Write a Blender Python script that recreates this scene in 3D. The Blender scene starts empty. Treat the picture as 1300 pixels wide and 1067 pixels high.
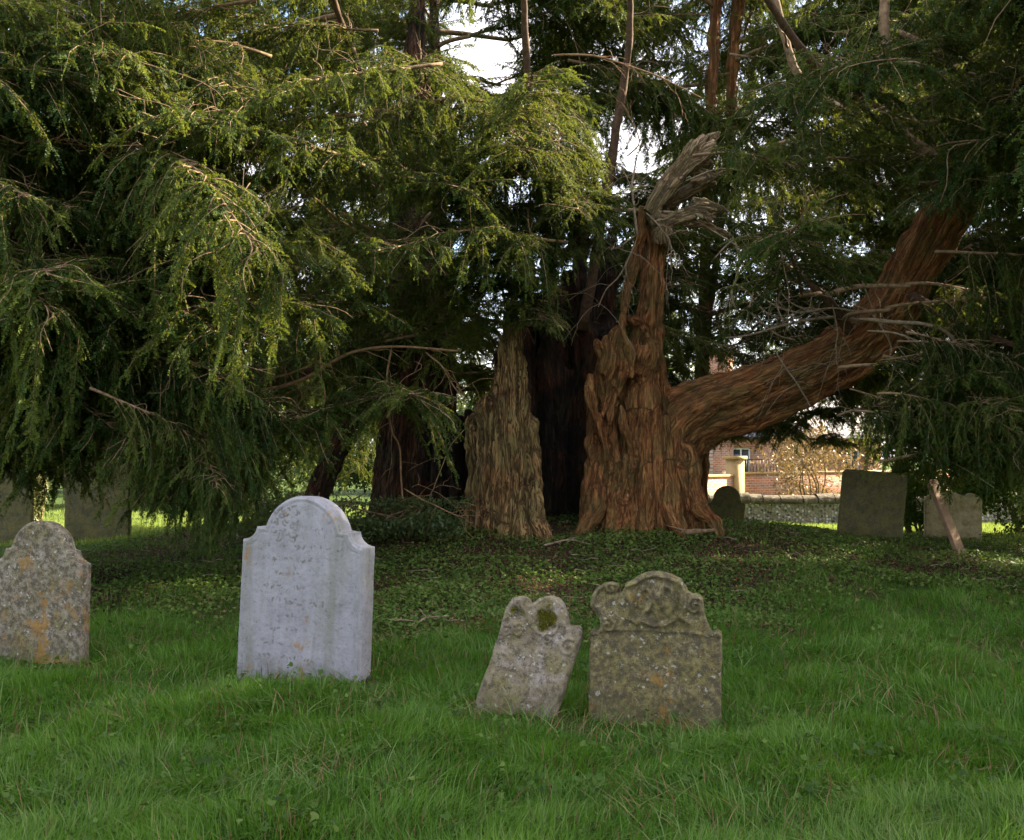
import bpy, bmesh, math, random
import numpy as np
from mathutils import Vector, Matrix, noise
from mathutils.kdtree import KDTree

PI = math.pi
R = math.radians
rng = np.random.default_rng(11)
random.seed(11)
S = bpy.context.scene
COL = S.collection

# ------------------------------------------------------------------ camera model
FOC, CX, HY, EYE = 1300.0, 650.0, 580.0, 1.4       # focal length, centre and horizon in photo pixels; eye height
def at(px, py, Y):
    return Vector(((px - CX) / FOC * Y, Y, EYE - (py - HY) / FOC * Y))
def proj(p):
    y = np.maximum(p[:, 1], 0.05)
    return CX + FOC * p[:, 0] / y, HY - FOC * (p[:, 2] - EYE) / y

# ------------------------------------------------------------------ object helpers
def tag(o, label=None, cat=None, group=None, kind=None):
    if label: o['label'] = label
    if cat: o['category'] = cat
    if group: o['group'] = group
    if kind: o['kind'] = kind
    return o
def empty(name, loc, label, cat, group=None, rz=0):
    o = bpy.data.objects.new(name, None); COL.objects.link(o)
    o.location = loc; o.rotation_euler = (0, 0, rz); o.empty_display_size = .2
    return tag(o, label, cat, group)
def link(name, me, mat=None, parent=None, world=True):
    o = bpy.data.objects.new(name, me); COL.objects.link(o)
    if mat is not None and not me.materials: me.materials.append(mat)
    if parent is not None:
        o.parent = parent
        if world:                                   # mesh data is in world coordinates: undo the parents' location
            off = Vector((0, 0, 0)); q = parent
            while q is not None: off += q.location; q = q.parent
            o.location = -off
    return o
def npmesh(name, v, faces, smooth=False, attrs=None):
    """faces: one (n,k) array or a list of them"""
    me = bpy.data.meshes.new(name)
    v = np.asarray(v, np.float32).reshape(-1, 3)
    if not isinstance(faces, list): faces = [faces]
    faces = [np.asarray(f, np.int32) for f in faces if len(f)]
    me.vertices.add(len(v)); me.vertices.foreach_set('co', v.ravel())
    li = np.concatenate([f.ravel() for f in faces])
    tot = np.concatenate([np.full(len(f), f.shape[1], np.int32) for f in faces])
    st = np.concatenate([[0], np.cumsum(tot)[:-1]]).astype(np.int32)
    me.loops.add(len(li)); me.loops.foreach_set('vertex_index', li)
    me.polygons.add(len(tot)); me.polygons.foreach_set('loop_start', st)
    try: me.polygons.foreach_set('loop_total', tot)
    except Exception: pass
    if smooth: me.polygons.foreach_set('use_smooth', np.ones(len(tot), bool))
    for k, a in (attrs or {}).items():
        a = np.asarray(a, np.float32)
        at_ = me.attributes.new(k, 'FLOAT' if a.ndim == 1 else 'FLOAT_VECTOR', 'POINT')
        at_.data.foreach_set('value' if a.ndim == 1 else 'vector', a.ravel())
    me.update(calc_edges=True)
    return me
class Acc:
    def __init__(s): s.v = []; s.q = []; s.t = []; s.n = 0; s.a = []
    def add(s, v, q=None, t=None, a=None):
        v = np.asarray(v, np.float32).reshape(-1, 3)
        s.v.append(v)
        if q is not None and len(q): s.q.append(np.asarray(q, np.int32) + s.n)
        if t is not None and len(t): s.t.append(np.asarray(t, np.int32) + s.n)
        s.a.append(np.full(len(v), 0.5, np.float32) if a is None else np.broadcast_to(np.asarray(a, np.float32), (len(v),)))
        s.n += len(v)
    def mesh(s, name, smooth=False, attr='tint'):
        f = []
        if s.q: f.append(np.concatenate(s.q))
        if s.t: f.append(np.concatenate(s.t))
        return npmesh(name, np.concatenate(s.v), f, smooth, {attr: np.concatenate(s.a)})
    def tube(s, pts, rad, seg=6, a=.5, wob=0.):
        v, q, t = tube(pts, rad, seg, wob); s.add(v, q, t, a)
    def box(s, lo, hi, a=.5, M=None):
        x0, y0, z0 = lo; x1, y1, z1 = hi
        v = np.array([(x0,y0,z0),(x1,y0,z0),(x1,y1,z0),(x0,y1,z0),(x0,y0,z1),(x1,y0,z1),(x1,y1,z1),(x0,y1,z1)], float)
        if M is not None: v = np.array([M @ Vector(p) for p in v])
        s.add(v, [(0,3,2,1),(4,5,6,7),(0,1,5,4),(1,2,6,5),(2,3,7,6),(3,0,4,7)], None, a)
def tube(pts, rad, seg=6, wob=0.):
    p = np.asarray([tuple(x) for x in pts], float); n = len(p)
    rad = np.broadcast_to(np.asarray(rad, float), (n,))
    T = np.gradient(p, axis=0); T /= np.linalg.norm(T, axis=1, keepdims=True) + 1e-9
    up = np.array([0, 0, 1.]) if abs(T[0, 2]) < .9 else np.array([1., 0, 0])
    U = np.cross(T[0], up); U /= np.linalg.norm(U)
    Us = []
    for i in range(n):
        U = U - T[i] * (U @ T[i]); U /= np.linalg.norm(U) + 1e-9; Us.append(U)
    Us = np.array(Us); Vs = np.cross(T, Us)
    a = np.arange(seg) / seg * 2 * PI
    rr = rad[:, None] * (1 + (wob * np.random.default_rng(n * 7 + seg).standard_normal((n, seg)) if wob else 0))
    v = p[:, None] + rr[..., None] * (np.cos(a)[None, :, None] * Us[:, None] + np.sin(a)[None, :, None] * Vs[:, None])
    i = np.arange(n - 1)[:, None] * seg; j = np.arange(seg)[None]; j2 = (j + 1) % seg
    q = np.stack([i + j, i + j2, i + seg + j2, i + seg + j], -1).reshape(-1, 4)
    v = v.reshape(-1, 3)
    v = np.vstack([v, p[0], p[-1]]); c0, c1 = n * seg, n * seg + 1
    t = [(c0, (k + 1) % seg, k) for k in range(seg)] + [(c1, (n - 1) * seg + k, (n - 1) * seg + (k + 1) % seg) for k in range(seg)]
    return v, q, np.array(t)
def spline(pts, n=24):
    """Catmull-Rom through points of any dimension"""
    p = np.asarray([tuple(x) for x in pts], float)
    if len(p) == 2: return p[0] + (p[1] - p[0]) * np.linspace(0, 1, n)[:, None]
    P = np.vstack([2 * p[0] - p[1], p, 2 * p[-1] - p[-2]])
    m = len(p) - 1; out = []
    for u in np.linspace(0, m - 1e-6, n):
        i = int(u); f = u - i; a, b, c, d = P[i:i + 4]
        out.append(.5 * (2 * b + (c - a) * f + (2 * a - 5 * b + 4 * c - d) * f * f + (-a + 3 * b - 3 * c + d) * f ** 3))
    return np.array(out)

def nrm(a): return a / (np.linalg.norm(a, axis=-1, keepdims=True) + 1e-9)
# ------------------------------------------------------------------ ground shape
def ground(x, y):
    x = np.asarray(x, float); y = np.asarray(y, float)
    m = .52 * np.exp(-np.abs((x - .6) / np.where(x > .6, 4.7, 6.2)) ** 3.2) * np.exp(-((y - 14.3) / 3.5) ** 2)
    far = -.2 * np.clip((y - 17) / 7, 0, 1) ** 1.5
    b = .028 * np.sin(1.7 * x + .6 * y) * np.cos(1.1 * y - .5 * x) + .018 * np.sin(3.9 * x - 2.3 * y + 1)
    b += .03 * np.sin(.37 * x + 1.3) * np.sin(.31 * y)
    fade = np.clip(1 - (np.hypot(x, y - 12) - 40) / 40, 0, 1)
    return (m + far + b * fade)
def gz(x, y): return float(ground(x, y))

# ------------------------------------------------------------------ materials
def mat(name):
    m = bpy.data.materials.new(name); m.use_nodes = True
    nt = m.node_tree; nt.nodes.clear()
    return m, nt
class NB:
    """terse node builder"""
    def __init__(s, nt): s.nt = nt
    def n(s, t, **k):
        x = s.nt.nodes.new(t)
        for a, b in k.items(): setattr(x, a, b)
        return x
    def l(s, a, b): s.nt.links.new(a, b)
    def attr(s, name, out='Fac'): return s.n('ShaderNodeAttribute', attribute_name=name).outputs[out]
    def coord(s): return s.n('ShaderNodeTexCoord').outputs['Object']
    def map(s, v, scale=(1, 1, 1), loc=(0, 0, 0)):
        x = s.n('ShaderNodeMapping'); s.l(v, x.inputs[0]); x.inputs['Scale'].default_value = scale; x.inputs['Location'].default_value = loc
        return x.outputs[0]
    def noise(s, v, scale, detail=6, rough=.6, dist=0, out='Fac'):
        x = s.n('ShaderNodeTexNoise'); s.l(v, x.inputs['Vector']); x.inputs['Scale'].default_value = scale
        x.inputs['Detail'].default_value = detail; x.inputs['Roughness'].default_value = rough; x.inputs['Distortion'].default_value = dist
        return x.outputs[out]
    def voro(s, v, scale, out='Distance', feat='F1', rand=1):
        x = s.n('ShaderNodeTexVoronoi', feature=feat); s.l(v, x.inputs['Vector']); x.inputs['Scale'].default_value = scale
        x.inputs['Randomness'].default_value = rand
        return x.outputs[out]
    def ramp(s, f, stops, interp='LINEAR'):
        x = s.n('ShaderNodeValToRGB'); s.l(f, x.inputs[0]); e = x.color_ramp.elements; x.color_ramp.interpolation = interp
        while len(e) < len(stops): e.new(.5)
        for el, (p, c) in zip(e, stops):
            el.position = p; el.color = (c, c, c, 1) if not hasattr(c, '__len__') else (*c, 1)
        return x.outputs[0]
    def mix(s, f, a, b, mode='MIX'):
        x = s.n('ShaderNodeMix', data_type='RGBA', blend_type=mode)
        for sock, val in ((x.inputs[0], f), (x.inputs[6], a), (x.inputs[7], b)):
            if hasattr(val, 'is_linked'): s.l(val, sock)
            elif hasattr(val, '__len__'): sock.default_value = (*val, 1)
            else: sock.default_value = val
        return x.outputs[2]
    def math(s, op, a, b=0., c=0.):
        x = s.n('ShaderNodeMath', operation=op)
        for i, val in enumerate((a, b, c)):
            if hasattr(val, 'is_linked'): s.l(val, x.inputs[i])
            else: x.inputs[i].default_value = val
        return x.outputs[0]
    def vadd(s, a, b):
        x = s.n('ShaderNodeVectorMath', operation='ADD'); s.l(a, x.inputs[0]); s.l(b, x.inputs[1]); return x.outputs[0]
    def bump(s, h, dist, strength=1., normal=None):
        x = s.n('ShaderNodeBump'); s.l(h, x.inputs['Height']); x.inputs['Distance'].default_value = dist; x.inputs['Strength'].default_value = strength
        if normal is not None: s.l(normal, x.inputs['Normal'])
        return x.outputs[0]
    def out(s, color, rough=.85, normal=None, spec=.3):
        b = s.n('ShaderNodeBsdfPrincipled')
        for sock, val in (('Base Color', color), ('Roughness', rough), ('Specular IOR Level', spec)):
            if hasattr(val, 'is_linked'): s.l(val, b.inputs[sock])
            elif hasattr(val, '__len__'): b.inputs[sock].default_value = (*val, 1)
            else: b.inputs[sock].default_value = val
        if normal is not None: s.l(normal, b.inputs['Normal'])
        o = s.n('ShaderNodeOutputMaterial'); s.l(b.outputs[0], o.inputs[0]); return b, o

def leaf_mat(name, dark, mid, bright, trans, transfac=.35, rough=.45, spec=.4):
    m, nt = mat(name); b = NB(nt)
    t = b.attr('tint'); r = b.n('ShaderNodeObjectInfo').outputs['Random']
    f = b.math('ADD', t, b.math('MULTIPLY_ADD', r, .4, -.2))
    c = b.ramp(f, [(.05, dark), (.5, mid), (.95, bright)])
    bs, o = b.out(c, rough, None, spec)
    tr = b.n('ShaderNodeBsdfTranslucent'); b.l(b.mix(.5, c, trans), tr.inputs[0])
    ms = b.n('ShaderNodeMixShader'); ms.inputs[0].default_value = transfac
    b.l(bs.outputs[0], ms.inputs[1]); b.l(tr.outputs[0], ms.inputs[2]); b.l(ms.outputs[0], o.inputs[0])
    return m
M = {}
M['yew'] = leaf_mat('yew_foliage', (.007, .024, .007), (.024, .057, .012), (.095, .13, .024), (.24, .26, .02), .4, .55, .14)
M['shrub'] = leaf_mat('shrub_foliage', (.02, .045, .014), (.05, .085, .025), (.11, .14, .04), (.2, .25, .04), .35)
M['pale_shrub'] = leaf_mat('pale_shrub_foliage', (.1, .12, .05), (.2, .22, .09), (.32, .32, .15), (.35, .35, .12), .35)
M['twig_shrub'] = leaf_mat('winter_twig', (.13, .085, .03), (.24, .16, .06), (.4, .29, .13), (.3, .2, .06), .25)
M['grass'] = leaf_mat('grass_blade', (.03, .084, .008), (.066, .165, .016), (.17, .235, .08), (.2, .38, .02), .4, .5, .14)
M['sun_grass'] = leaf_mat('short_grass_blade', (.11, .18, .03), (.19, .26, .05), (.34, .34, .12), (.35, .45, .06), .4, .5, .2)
M['ivy'] = leaf_mat('ivy_leaf', (.02, .048, .008), (.055, .108, .018), (.13, .18, .04), (.14, .23, .03), .28, .55, .14)
M['litter'] = leaf_mat('dead_leaf', (.05, .025, .015), (.12, .06, .03), (.26, .17, .09), (.2, .1, .04), .1, .7, .2)
M['moss'] = leaf_mat('moss_tuft', (.06, .065, .008), (.14, .14, .015), (.3, .28, .05), (.3, .28, .03), .25, .8, .1)

def bark_mat(name, c0, c1, c2, c3, moss=0., mosscol=(.1, .1, .03), crack=.85):
    m, nt = mat(name); b = NB(nt)
    f = b.attr('fib', 'Vector')
    n1 = b.noise(f, 17, 8, .7, .6)
    n2 = b.noise(f, 62, 6, .7)
    n3 = b.noise(b.coord(), 1.6, 4, .6)
    h = b.math('ADD', b.math('MULTIPLY', n1, .6), b.math('MULTIPLY', n2, .4))
    c = b.ramp(h, [(.39, c0), (.47, c1), (.55, c2), (.66, c3)])
    nr = b.noise(f, 24, 3, .55, 1.1)
    ck = b.ramp(b.math('ABSOLUTE', b.math('SUBTRACT', nr, .5)), [(.0, 1.), (.018, .75), (.05, 0.)])
    lt = b.ramp(b.noise(f, 41, 5, .7), [(.56, 0.), (.68, 1.)])
    c = b.mix(b.math('MULTIPLY', lt, .5), c, c3)
    red = b.ramp(n3, [(.45, 0.), (.62, 1.)])
    c = b.mix(b.math('MULTIPLY', red, .55), c, b.mix(.5, c, (.24, .075, .022)))
    if moss:
        n4 = b.noise(b.coord(), 3.1, 7, .7)
        mk = b.math('MULTIPLY', b.ramp(n4, [(.5 - .2 * moss, 0.), (.62 - .1 * moss, 1.)]), b.ramp(n2, [(.3, .3), (.6, 1.)]))
        c = b.mix(b.math('MULTIPLY', mk, .8), c, mosscol)
    c = b.mix(b.math('MULTIPLY', ck, crack), c, c0)
    h = b.math('SUBTRACT', h, b.math('MULTIPLY', ck, .4 * crack))
    bn = b.bump(h, .07, 1.)
    b.out(c, .88, bn, .25)
    return m
M['bark_pale'] = bark_mat('pale_mossy_yew_bark', (.03, .014, .007), (.16, .08, .033), (.43, .265, .105), (.62, .46, .25), .5, (.2, .17, .06))
M['bark_red'] = bark_mat('red_brown_yew_bark', (.03, .012, .006), (.18, .068, .022), (.38, .165, .055), (.56, .33, .15), .3, (.14, .11, .035), .5)
M['bark_dark'] = bark_mat('dark_yew_bark', (.014, .009, .007), (.04, .022, .014), (.09, .045, .026), (.15, .085, .05), .3, (.05, .05, .02))
M['hollow'] = bark_mat('shade_darkened_hollow_wood', (.006, .004, .003), (.016, .01, .007), (.03, .018, .011), (.06, .035, .02), .1, (.03, .03, .012))  # deep shade inside the hollow put into the wood colour
M['dead_wood'] = bark_mat('weathered_dead_yew_wood', (.06, .034, .018), (.28, .19, .1), (.44, .34, .21), (.56, .48, .35), .4, (.2, .17, .07))
def wood_mat(name, a, bcol, scale=14):
    m, nt = mat(name); b = NB(nt)
    n = b.noise(b.coord(), scale, 6, .65)
    c = b.ramp(n, [(.3, a), (.7, bcol)])
    b.out(c, .85, b.bump(n, .01), .25); return m
M['branch'] = wood_mat('branch_bark', (.08, .05, .026), (.31, .21, .12))
M['branch_warm'] = wood_mat('warm_branch_bark', (.12, .068, .03), (.32, .2, .105))
M['limb'] = wood_mat('dark_limb_bark', (.035, .022, .012), (.12, .07, .038), 18)
M['dead_twig'] = wood_mat('bare_twig_bark', (.13, .092, .058), (.33, .26, .18), 20)
M['plank'] = wood_mat('weathered_plank', (.16, .105, .065), (.3, .2, .13), 8)

# ------------------------------------------------------------------ world, sun, camera
SUN_AZ, SUN_EL = 66., 32.
w = bpy.data.worlds.new('World'); S.world = w; w.use_nodes = True
nt = w.node_tree; nt.nodes.clear(); b = NB(nt)
sky = b.n('ShaderNodeTexSky', sky_type='NISHITA', sun_disc=False)
sky.sun_elevation = R(SUN_EL); sky.sun_rotation = R(SUN_AZ); sky.air_density = 1.; sky.dust_density = 1.6; sky.ozone_density = 1.
bg = b.n('ShaderNodeBackground'); bg.inputs[1].default_value = .095
gen = b.n('ShaderNodeTexCoord').outputs['Generated']
cl_ = b.ramp(b.noise(b.map(gen, (1, 1, 2.2), (.4, .2, .1)), 2.6, 7, .6, .4), [(.4, 0.), (.58, 1.)])
b.l(b.mix(b.math('MULTIPLY', cl_, .85), sky.outputs[0], (5.6, 5.2, 5.1)), bg.inputs[0]); o = b.n('ShaderNodeOutputWorld'); b.l(bg.outputs[0], o.inputs[0])
sd = bpy.data.lights.new('sun', 'SUN'); sd.energy = 5.; sd.angle = R(.53); sd.color = (1, .84, .62)
so = bpy.data.objects.new('sun', sd); COL.objects.link(so)
tosun = Vector((math.sin(R(SUN_AZ)) * math.cos(R(SUN_EL)), math.cos(R(SUN_AZ)) * math.cos(R(SUN_EL)), math.sin(R(SUN_EL))))
so.rotation_euler = tosun.to_track_quat('Z', 'Y').to_euler(); so.location = tosun * 60
cd = bpy.data.cameras.new('camera'); co = bpy.data.objects.new('camera', cd); COL.objects.link(co)
co.location = (0, 0, EYE); co.rotation_euler = (R(90), 0, 0)
cd.sensor_width = 36; cd.lens = 36; cd.shift_y = (HY - 533.5) / 1300; cd.clip_start = .05; cd.clip_end = 2000
S.camera = co
S.view_settings.view_transform = 'Standard'; S.view_settings.look = 'None'; S.view_settings.gamma = 1
S.view_settings.exposure = 2.4
S.render.engine = 'CYCLES'
cy = S.cycles
cy.max_bounces = 7; cy.diffuse_bounces = 4; cy.glossy_bounces = 2; cy.transmission_bounces = 4; cy.transparent_max_bounces = 4
cy.use_denoising = True
try: cy.denoiser = 'OPENIMAGEDENOISE'; cy.denoising_input_passes = 'RGB_ALBEDO_NORMAL'
except Exception: pass
cy.sample_clamp_indirect = 8

# ------------------------------------------------------------------ ground sheet
def axis(lo, hi, fine_lo, fine_hi, step):
    a = list(np.arange(fine_lo, fine_hi + 1e-6, step)); g = step
    x = fine_hi
    while x < hi: g *= 1.35; x += g; a.append(min(x, hi))
    g = step; x = fine_lo
    while x > lo: g *= 1.35; x -= g; a.insert(0, max(x, lo))
    return np.array(a)
xs = axis(-400, 400, -13, 13, .12); ys = axis(-60, 700, 1.5, 24, .12)
GX, GY = np.meshgrid(xs, ys)
V = np.stack([GX, GY, ground(GX, GY)], -1).reshape(-1, 3)
nx, ny = len(xs), len(ys)
ii = (np.arange(ny - 1)[:, None] * nx + np.arange(nx - 1)[None]).ravel()
m, nt = mat('churchyard_soil'); b = NB(nt)
co_ = b.coord()
n1 = b.noise(co_, 1.3, 5, .6); n2 = b.noise(co_, 22, 6, .7)
soil = b.ramp(n2, [(.3, (.02, .014, .009)), (.6, (.06, .04, .022)), (.8, (.11, .075, .045))])
turf = b.ramp(n2, [(.3, (.025, .05, .01)), (.7, (.075, .115, .025))])
fac = b.attr('soil')
b.out(b.mix(fac, turf, soil), .95, b.bump(n2, .04), .1)
def ivy_edge(x):       # where the lawn gives way to the ivy of the mound
    x = np.asarray(x, float)
    return np.interp(x, [-6, -4, -2, -.6, .4, 1.6, 3, 5, 8], [9.9, 9.3, 8.7, 8.0, 7.9, 8.5, 9.9, 10.6, 11.2]) + .35 * np.sin(2.1 * x + .7) + .22 * np.sin(5.3 * x)
def ivy_mask(x, y):
    a = np.clip((y - ivy_edge(x) + .8 + .5 * np.sin(3.1 * x + 2 * y) * np.sin(2.3 * y)) / 1.7, 0, 1)
    back = np.clip((17.2 - y + .25 * np.sin(2 * x)) / .7, 0, 1)
    left = np.clip((x + 5.6 - .12 * (y - 12)) / .8, 0, 1) ; right = np.clip((8.2 - x) / 1.5, 0, 1)
    return a * back * left * right
me = npmesh('ground', V, np.stack([ii, ii + 1, ii + nx + 1, ii + nx], 1), True, {'soil': ivy_mask(V[:, 0], V[:, 1])})
tag(link('ground', me, m), kind='structure')

# ------------------------------------------------------------------ headstones
def stone_mat(name, cols, streak=0., dark=.3, spec=.35, ochre=0., white=.3, green=0., pit=.5):
    m, nt = mat(name); b = NB(nt); c0 = b.coord()
    big = b.noise(c0, 3.2, 6, .65); fine = b.noise(c0, 38, 7, .72); mid = b.noise(c0, 12, 7, .7, .3)
    c = b.ramp(b.math('ADD', b.math('MULTIPLY', big, .5), b.math('MULTIPLY', mid, .5)), [(.36, cols[0]), (.5, cols[1]), (.64, cols[2])])
    if streak:
        sv = b.noise(b.map(c0, (7, 7, .55)), 1, 4, .6)
        c = b.mix(b.math('MULTIPLY', b.ramp(sv, [(.5, 0.), (.68, 1.)]), streak), c, b.mix(.6, c, (.16, .16, .12)))
    if green:
        g = b.ramp(b.noise(b.map(c0, (1, 1, 1), (3, 1, 4)), 5, 7, .7), [(.5 - .12 * green, 0.), (.66 - .1 * green, 1.)])
        c = b.mix(b.math('MULTIPLY', g, .75), c, (.17, .15, .045))
    if dark:
        d = b.ramp(b.noise(b.map(c0, (1, 1, 1), (7, 2, 1)), 21, 10, .84), [(.5 - .2 * (dark - .5), 0.), (.6 - .2 * (dark - .5), 1.)])
        c = b.mix(b.math('MULTIPLY', d, .85), c, (.05, .04, .026))
    if white:
        wc = b.vadd(c0, b.mix(1., (0, 0, 0), b.mix(.06, (0, 0, 0), b.noise(c0, 30, 4, .6, out='Color'))))
        wv = b.math('MINIMUM', b.voro(wc, 26), b.math('ADD', b.voro(wc, 60), .06))
        sel = b.ramp(b.noise(b.map(c0, (1, 1, 1), (1, 9, 5)), 9, 6, .7), [(.46, 0.), (.56, 1.)])
        wm = b.math('MULTIPLY', b.ramp(b.math('ADD', wv, b.math('MULTIPLY', mid, .5)), [(.42, 1.), (.5, 0.)]), sel)
        c = b.mix(b.math('MULTIPLY', wm, min(1., white * 1.8)), c, (.43, .42, .37))
    if ochre:
        om = b.ramp(b.noise(b.map(c0, (1, 1, .8), (2, 5, 3.3)), 5.5, 8, .72), [(.6 - .1 * ochre, 0.), (.67 - .08 * ochre, 1.)])
        c = b.mix(b.math('MULTIPLY', om, .8), c, (.27, .14, .02))
    c = b.mix(b.math('MULTIPLY', b.ramp(fine, [(.3, 1.), (.46, 0.)]), pit), c, (.045, .036, .026))
    xyz = b.n('ShaderNodeSeparateXYZ'); b.l(c0, xyz.inputs[0])
    ft = b.math('MULTIPLY', b.ramp(b.math('ADD', xyz.outputs[2], b.math('MULTIPLY', mid, .3)), [(.16, 1.), (.36, 0.)]), b.ramp(fine, [(.35, .9), (.6, .25)]))
    c = b.mix(b.math('MULTIPLY', ft, .7), c, (.09, .085, .035))
    c = b.mix(b.math('MULTIPLY', b.math('MULTIPLY', b.attr('mark'), b.ramp(mid, [(.36, .3), (.5, 1.)])), .95), c, (.075, .062, .036))
    h = b.math('ADD', b.math('MULTIPLY', mid, .6), b.math('MULTIPLY', fine, .5))
    b.out(c, .9, b.bump(h, .012, .9), spec)
    return m
M['st_white'] = stone_mat('pale_lavender_stone', [(.2, .195, .21), (.265, .26, .285), (.325, .32, .35)], streak=1., dark=.2, ochre=.06, white=.08, pit=.45)
M['st_ochre'] = stone_mat('stone_with_orange_lichen', [(.13, .105, .075), (.22, .19, .145), (.34, .3, .25)], dark=.74, ochre=.6, white=.4, green=.3, pit=.7)
M['st_lean'] = stone_mat('stone_with_grey_lichen', [(.12, .095, .06), (.22, .18, .135), (.38, .33, .32)], dark=.6, white=.4, green=.35, pit=.5)
M['st_carved'] = stone_mat('dark_mottled_stone', [(.085, .068, .03), (.17, .138, .065), (.31, .265, .15)], dark=.8, white=.34, green=.75, ochre=.1, pit=.6)
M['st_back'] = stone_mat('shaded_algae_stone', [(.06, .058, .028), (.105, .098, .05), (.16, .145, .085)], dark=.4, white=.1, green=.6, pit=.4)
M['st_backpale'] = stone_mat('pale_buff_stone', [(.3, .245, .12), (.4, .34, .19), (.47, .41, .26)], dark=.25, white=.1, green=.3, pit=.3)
M['letter'] = wood_mat('lichen_filled_lettering', (.1, .085, .05), (.2, .17, .11), 40)

def arcpts(cx, cz, r, a0, a1, n):
    return [(cx + r * math.cos(R(a)), cz + r * math.sin(R(a))) for a in np.linspace(a0, a1, n)]
def slab(name, poly, t, material, parent=None, loc=(0, 0, 0), rot=(0, 0, 0), voxel=.008, chamfer=.01, relief=None, rough=.003, seed=0, mark=None, rel=1.):
    """an upright slab cut to an outline in its own X-Z plane, face at y=0, back at y=t, weathered after remeshing"""
    bm = bmesh.new()
    vs = [bm.verts.new((x, 0, z)) for x, z in poly]
    f = bm.faces.new(vs)
    ex = bmesh.ops.extrude_face_region(bm, geom=[f])
    bmesh.ops.translate(bm, vec=(0, t, 0), verts=[v for v in ex['geom'] if isinstance(v, bmesh.types.BMVert)])
    bmesh.ops.recalc_face_normals(bm, faces=bm.faces)
    if chamfer:
        eds = [e for e in bm.edges if abs(e.verts[0].co.y - e.verts[1].co.y) < 1e-5]
        bmesh.ops.bevel(bm, geom=eds, offset=chamfer, segments=2, affect='EDGES', clamp_overlap=True)
    bmesh.ops.triangulate(bm, faces=bm.faces)
    me = bpy.data.meshes.new(name); bm.to_mesh(me); bm.free()
    o = bpy.data.objects.new('tmp', me); COL.objects.link(o)
    md = o.modifiers.new('r', 'REMESH'); md.mode = 'VOXEL'; md.voxel_size = voxel; md.use_smooth_shade = True
    dg = bpy.context.evaluated_depsgraph_get()
    nm = bpy.data.meshes.new_from_object(o.evaluated_get(dg)); bpy.data.objects.remove(o); nm.name = name
    n = len(nm.vertices); v = np.empty(n * 3, np.float32); nm.vertices.foreach_get('co', v); v = v.reshape(-1, 3)
    nn = np.empty(n * 3, np.float32); nm.vertices.foreach_get('normal', nn); nn = nn.reshape(-1, 3)
    d = np.array([noise.noise(Vector((p[0] * 9 + seed, p[1] * 9, p[2] * 9))) * .6 + noise.noise(Vector((p[0] * 30, p[1] * 30 + seed, p[2] * 30))) * .4
                  + min(0, noise.noise(Vector((p[0] * 16, p[1] * 16 + seed, p[2] * 16))) + .25) * 1.2 for p in v]) * rough
    v = v + nn * d[:, None]
    if relief is not None:
        front = np.clip((-nn[:, 1] - .6) / .3, 0, 1)
        v[:, 1] -= relief(v[:, 0], v[:, 2]) * front * rel
    if mark is not None:
        mk = mark(v[:, 0], v[:, 2]) * np.clip((-nn[:, 1] - .5) / .3, 0, 1)
        at_ = nm.attributes.new('mark', 'FLOAT', 'POINT'); at_.data.foreach_set('value', mk.astype(np.float32)); v[:, 1] += mk * .002
    nm.vertices.foreach_set('co', v.astype(np.float32).ravel()); nm.update()
    for p in nm.polygons: p.use_smooth = True
    o = link(name, nm, material, parent, world=False)
    o.location = loc; o.rotation_euler = rot
    return o
def groove(x, z, pts, wd, depth):
    """depth of the line through pts as a soft bump"""
    p = np.asarray(pts, float); d = np.full(len(x), 9.)
    for a, c in zip(p[:-1], p[1:]):
        ab = c - a; L = ab @ ab + 1e-12
        t = np.clip(((x - a[0]) * ab[0] + (z - a[1]) * ab[1]) / L, 0, 1)
        d = np.minimum(d, np.hypot(x - a[0] - t * ab[0], z - a[1] - t * ab[1]))
    return depth * np.exp(-(d / wd) ** 2)
def spiral(cx, cz, r0, turns, a0, n=26, sgn=1):
    return [(cx + r0 * (1 - .85 * u) * math.cos(a0 + sgn * u * turns * 2 * PI), cz + r0 * (1 - .85 * u) * math.sin(a0 + sgn * u * turns * 2 * PI)) for u in np.linspace(0, 1, n)]
HG = 'old headstones in the churchyard'

# tall pale stone
W_ = .445
def white_outline():
    h = [(-W_, -.12), (-W_ * .985, .885)]
    h += [(-W_ * .985 + .1 * math.sin(u) * 1., .885 + .085 * (1 - math.cos(u))) for u in np.linspace(.25, PI / 2, 6)]
    h += [(-.272, .972)]
    half, rise, z0 = .272, .2, .972
    rad = (half * half + rise * rise) / (2 * rise); cz = z0 + rise - rad
    a = math.degrees(math.asin(min(1, half / rad)))
    h += arcpts(0, cz, rad, 90 + a, 90, 14)[1:]
    return h + [(-x, z) for x, z in reversed(h[:-1])]
t = empty('headstone', (-1.325, 6.25, gz(-1.325, 6.25) - .05), 'tall pale lavender-grey headstone with a round-arched top and worn lettering', 'headstone', HG, R(-16))
t.rotation_euler = (R(-1.5), R(1.8), R(-22))
wp = white_outline()
SCROLLS = (spiral(-.1, 1.03, .05, 1.6, 0), spiral(-.17, .99, .035, 1.5, 2), spiral(-.15, .93, .04, 1.3, 4))
def wrel(x, z):
    h = np.zeros(len(x))
    inner = [(px_ * .9, min(pz, 2) - .035) for px_, pz in wp]
    h += -groove(x, z, inner, .006, .004)
    for sp in SCROLLS: h -= groove(x, z, sp, .007, .0012)
    return h
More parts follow.
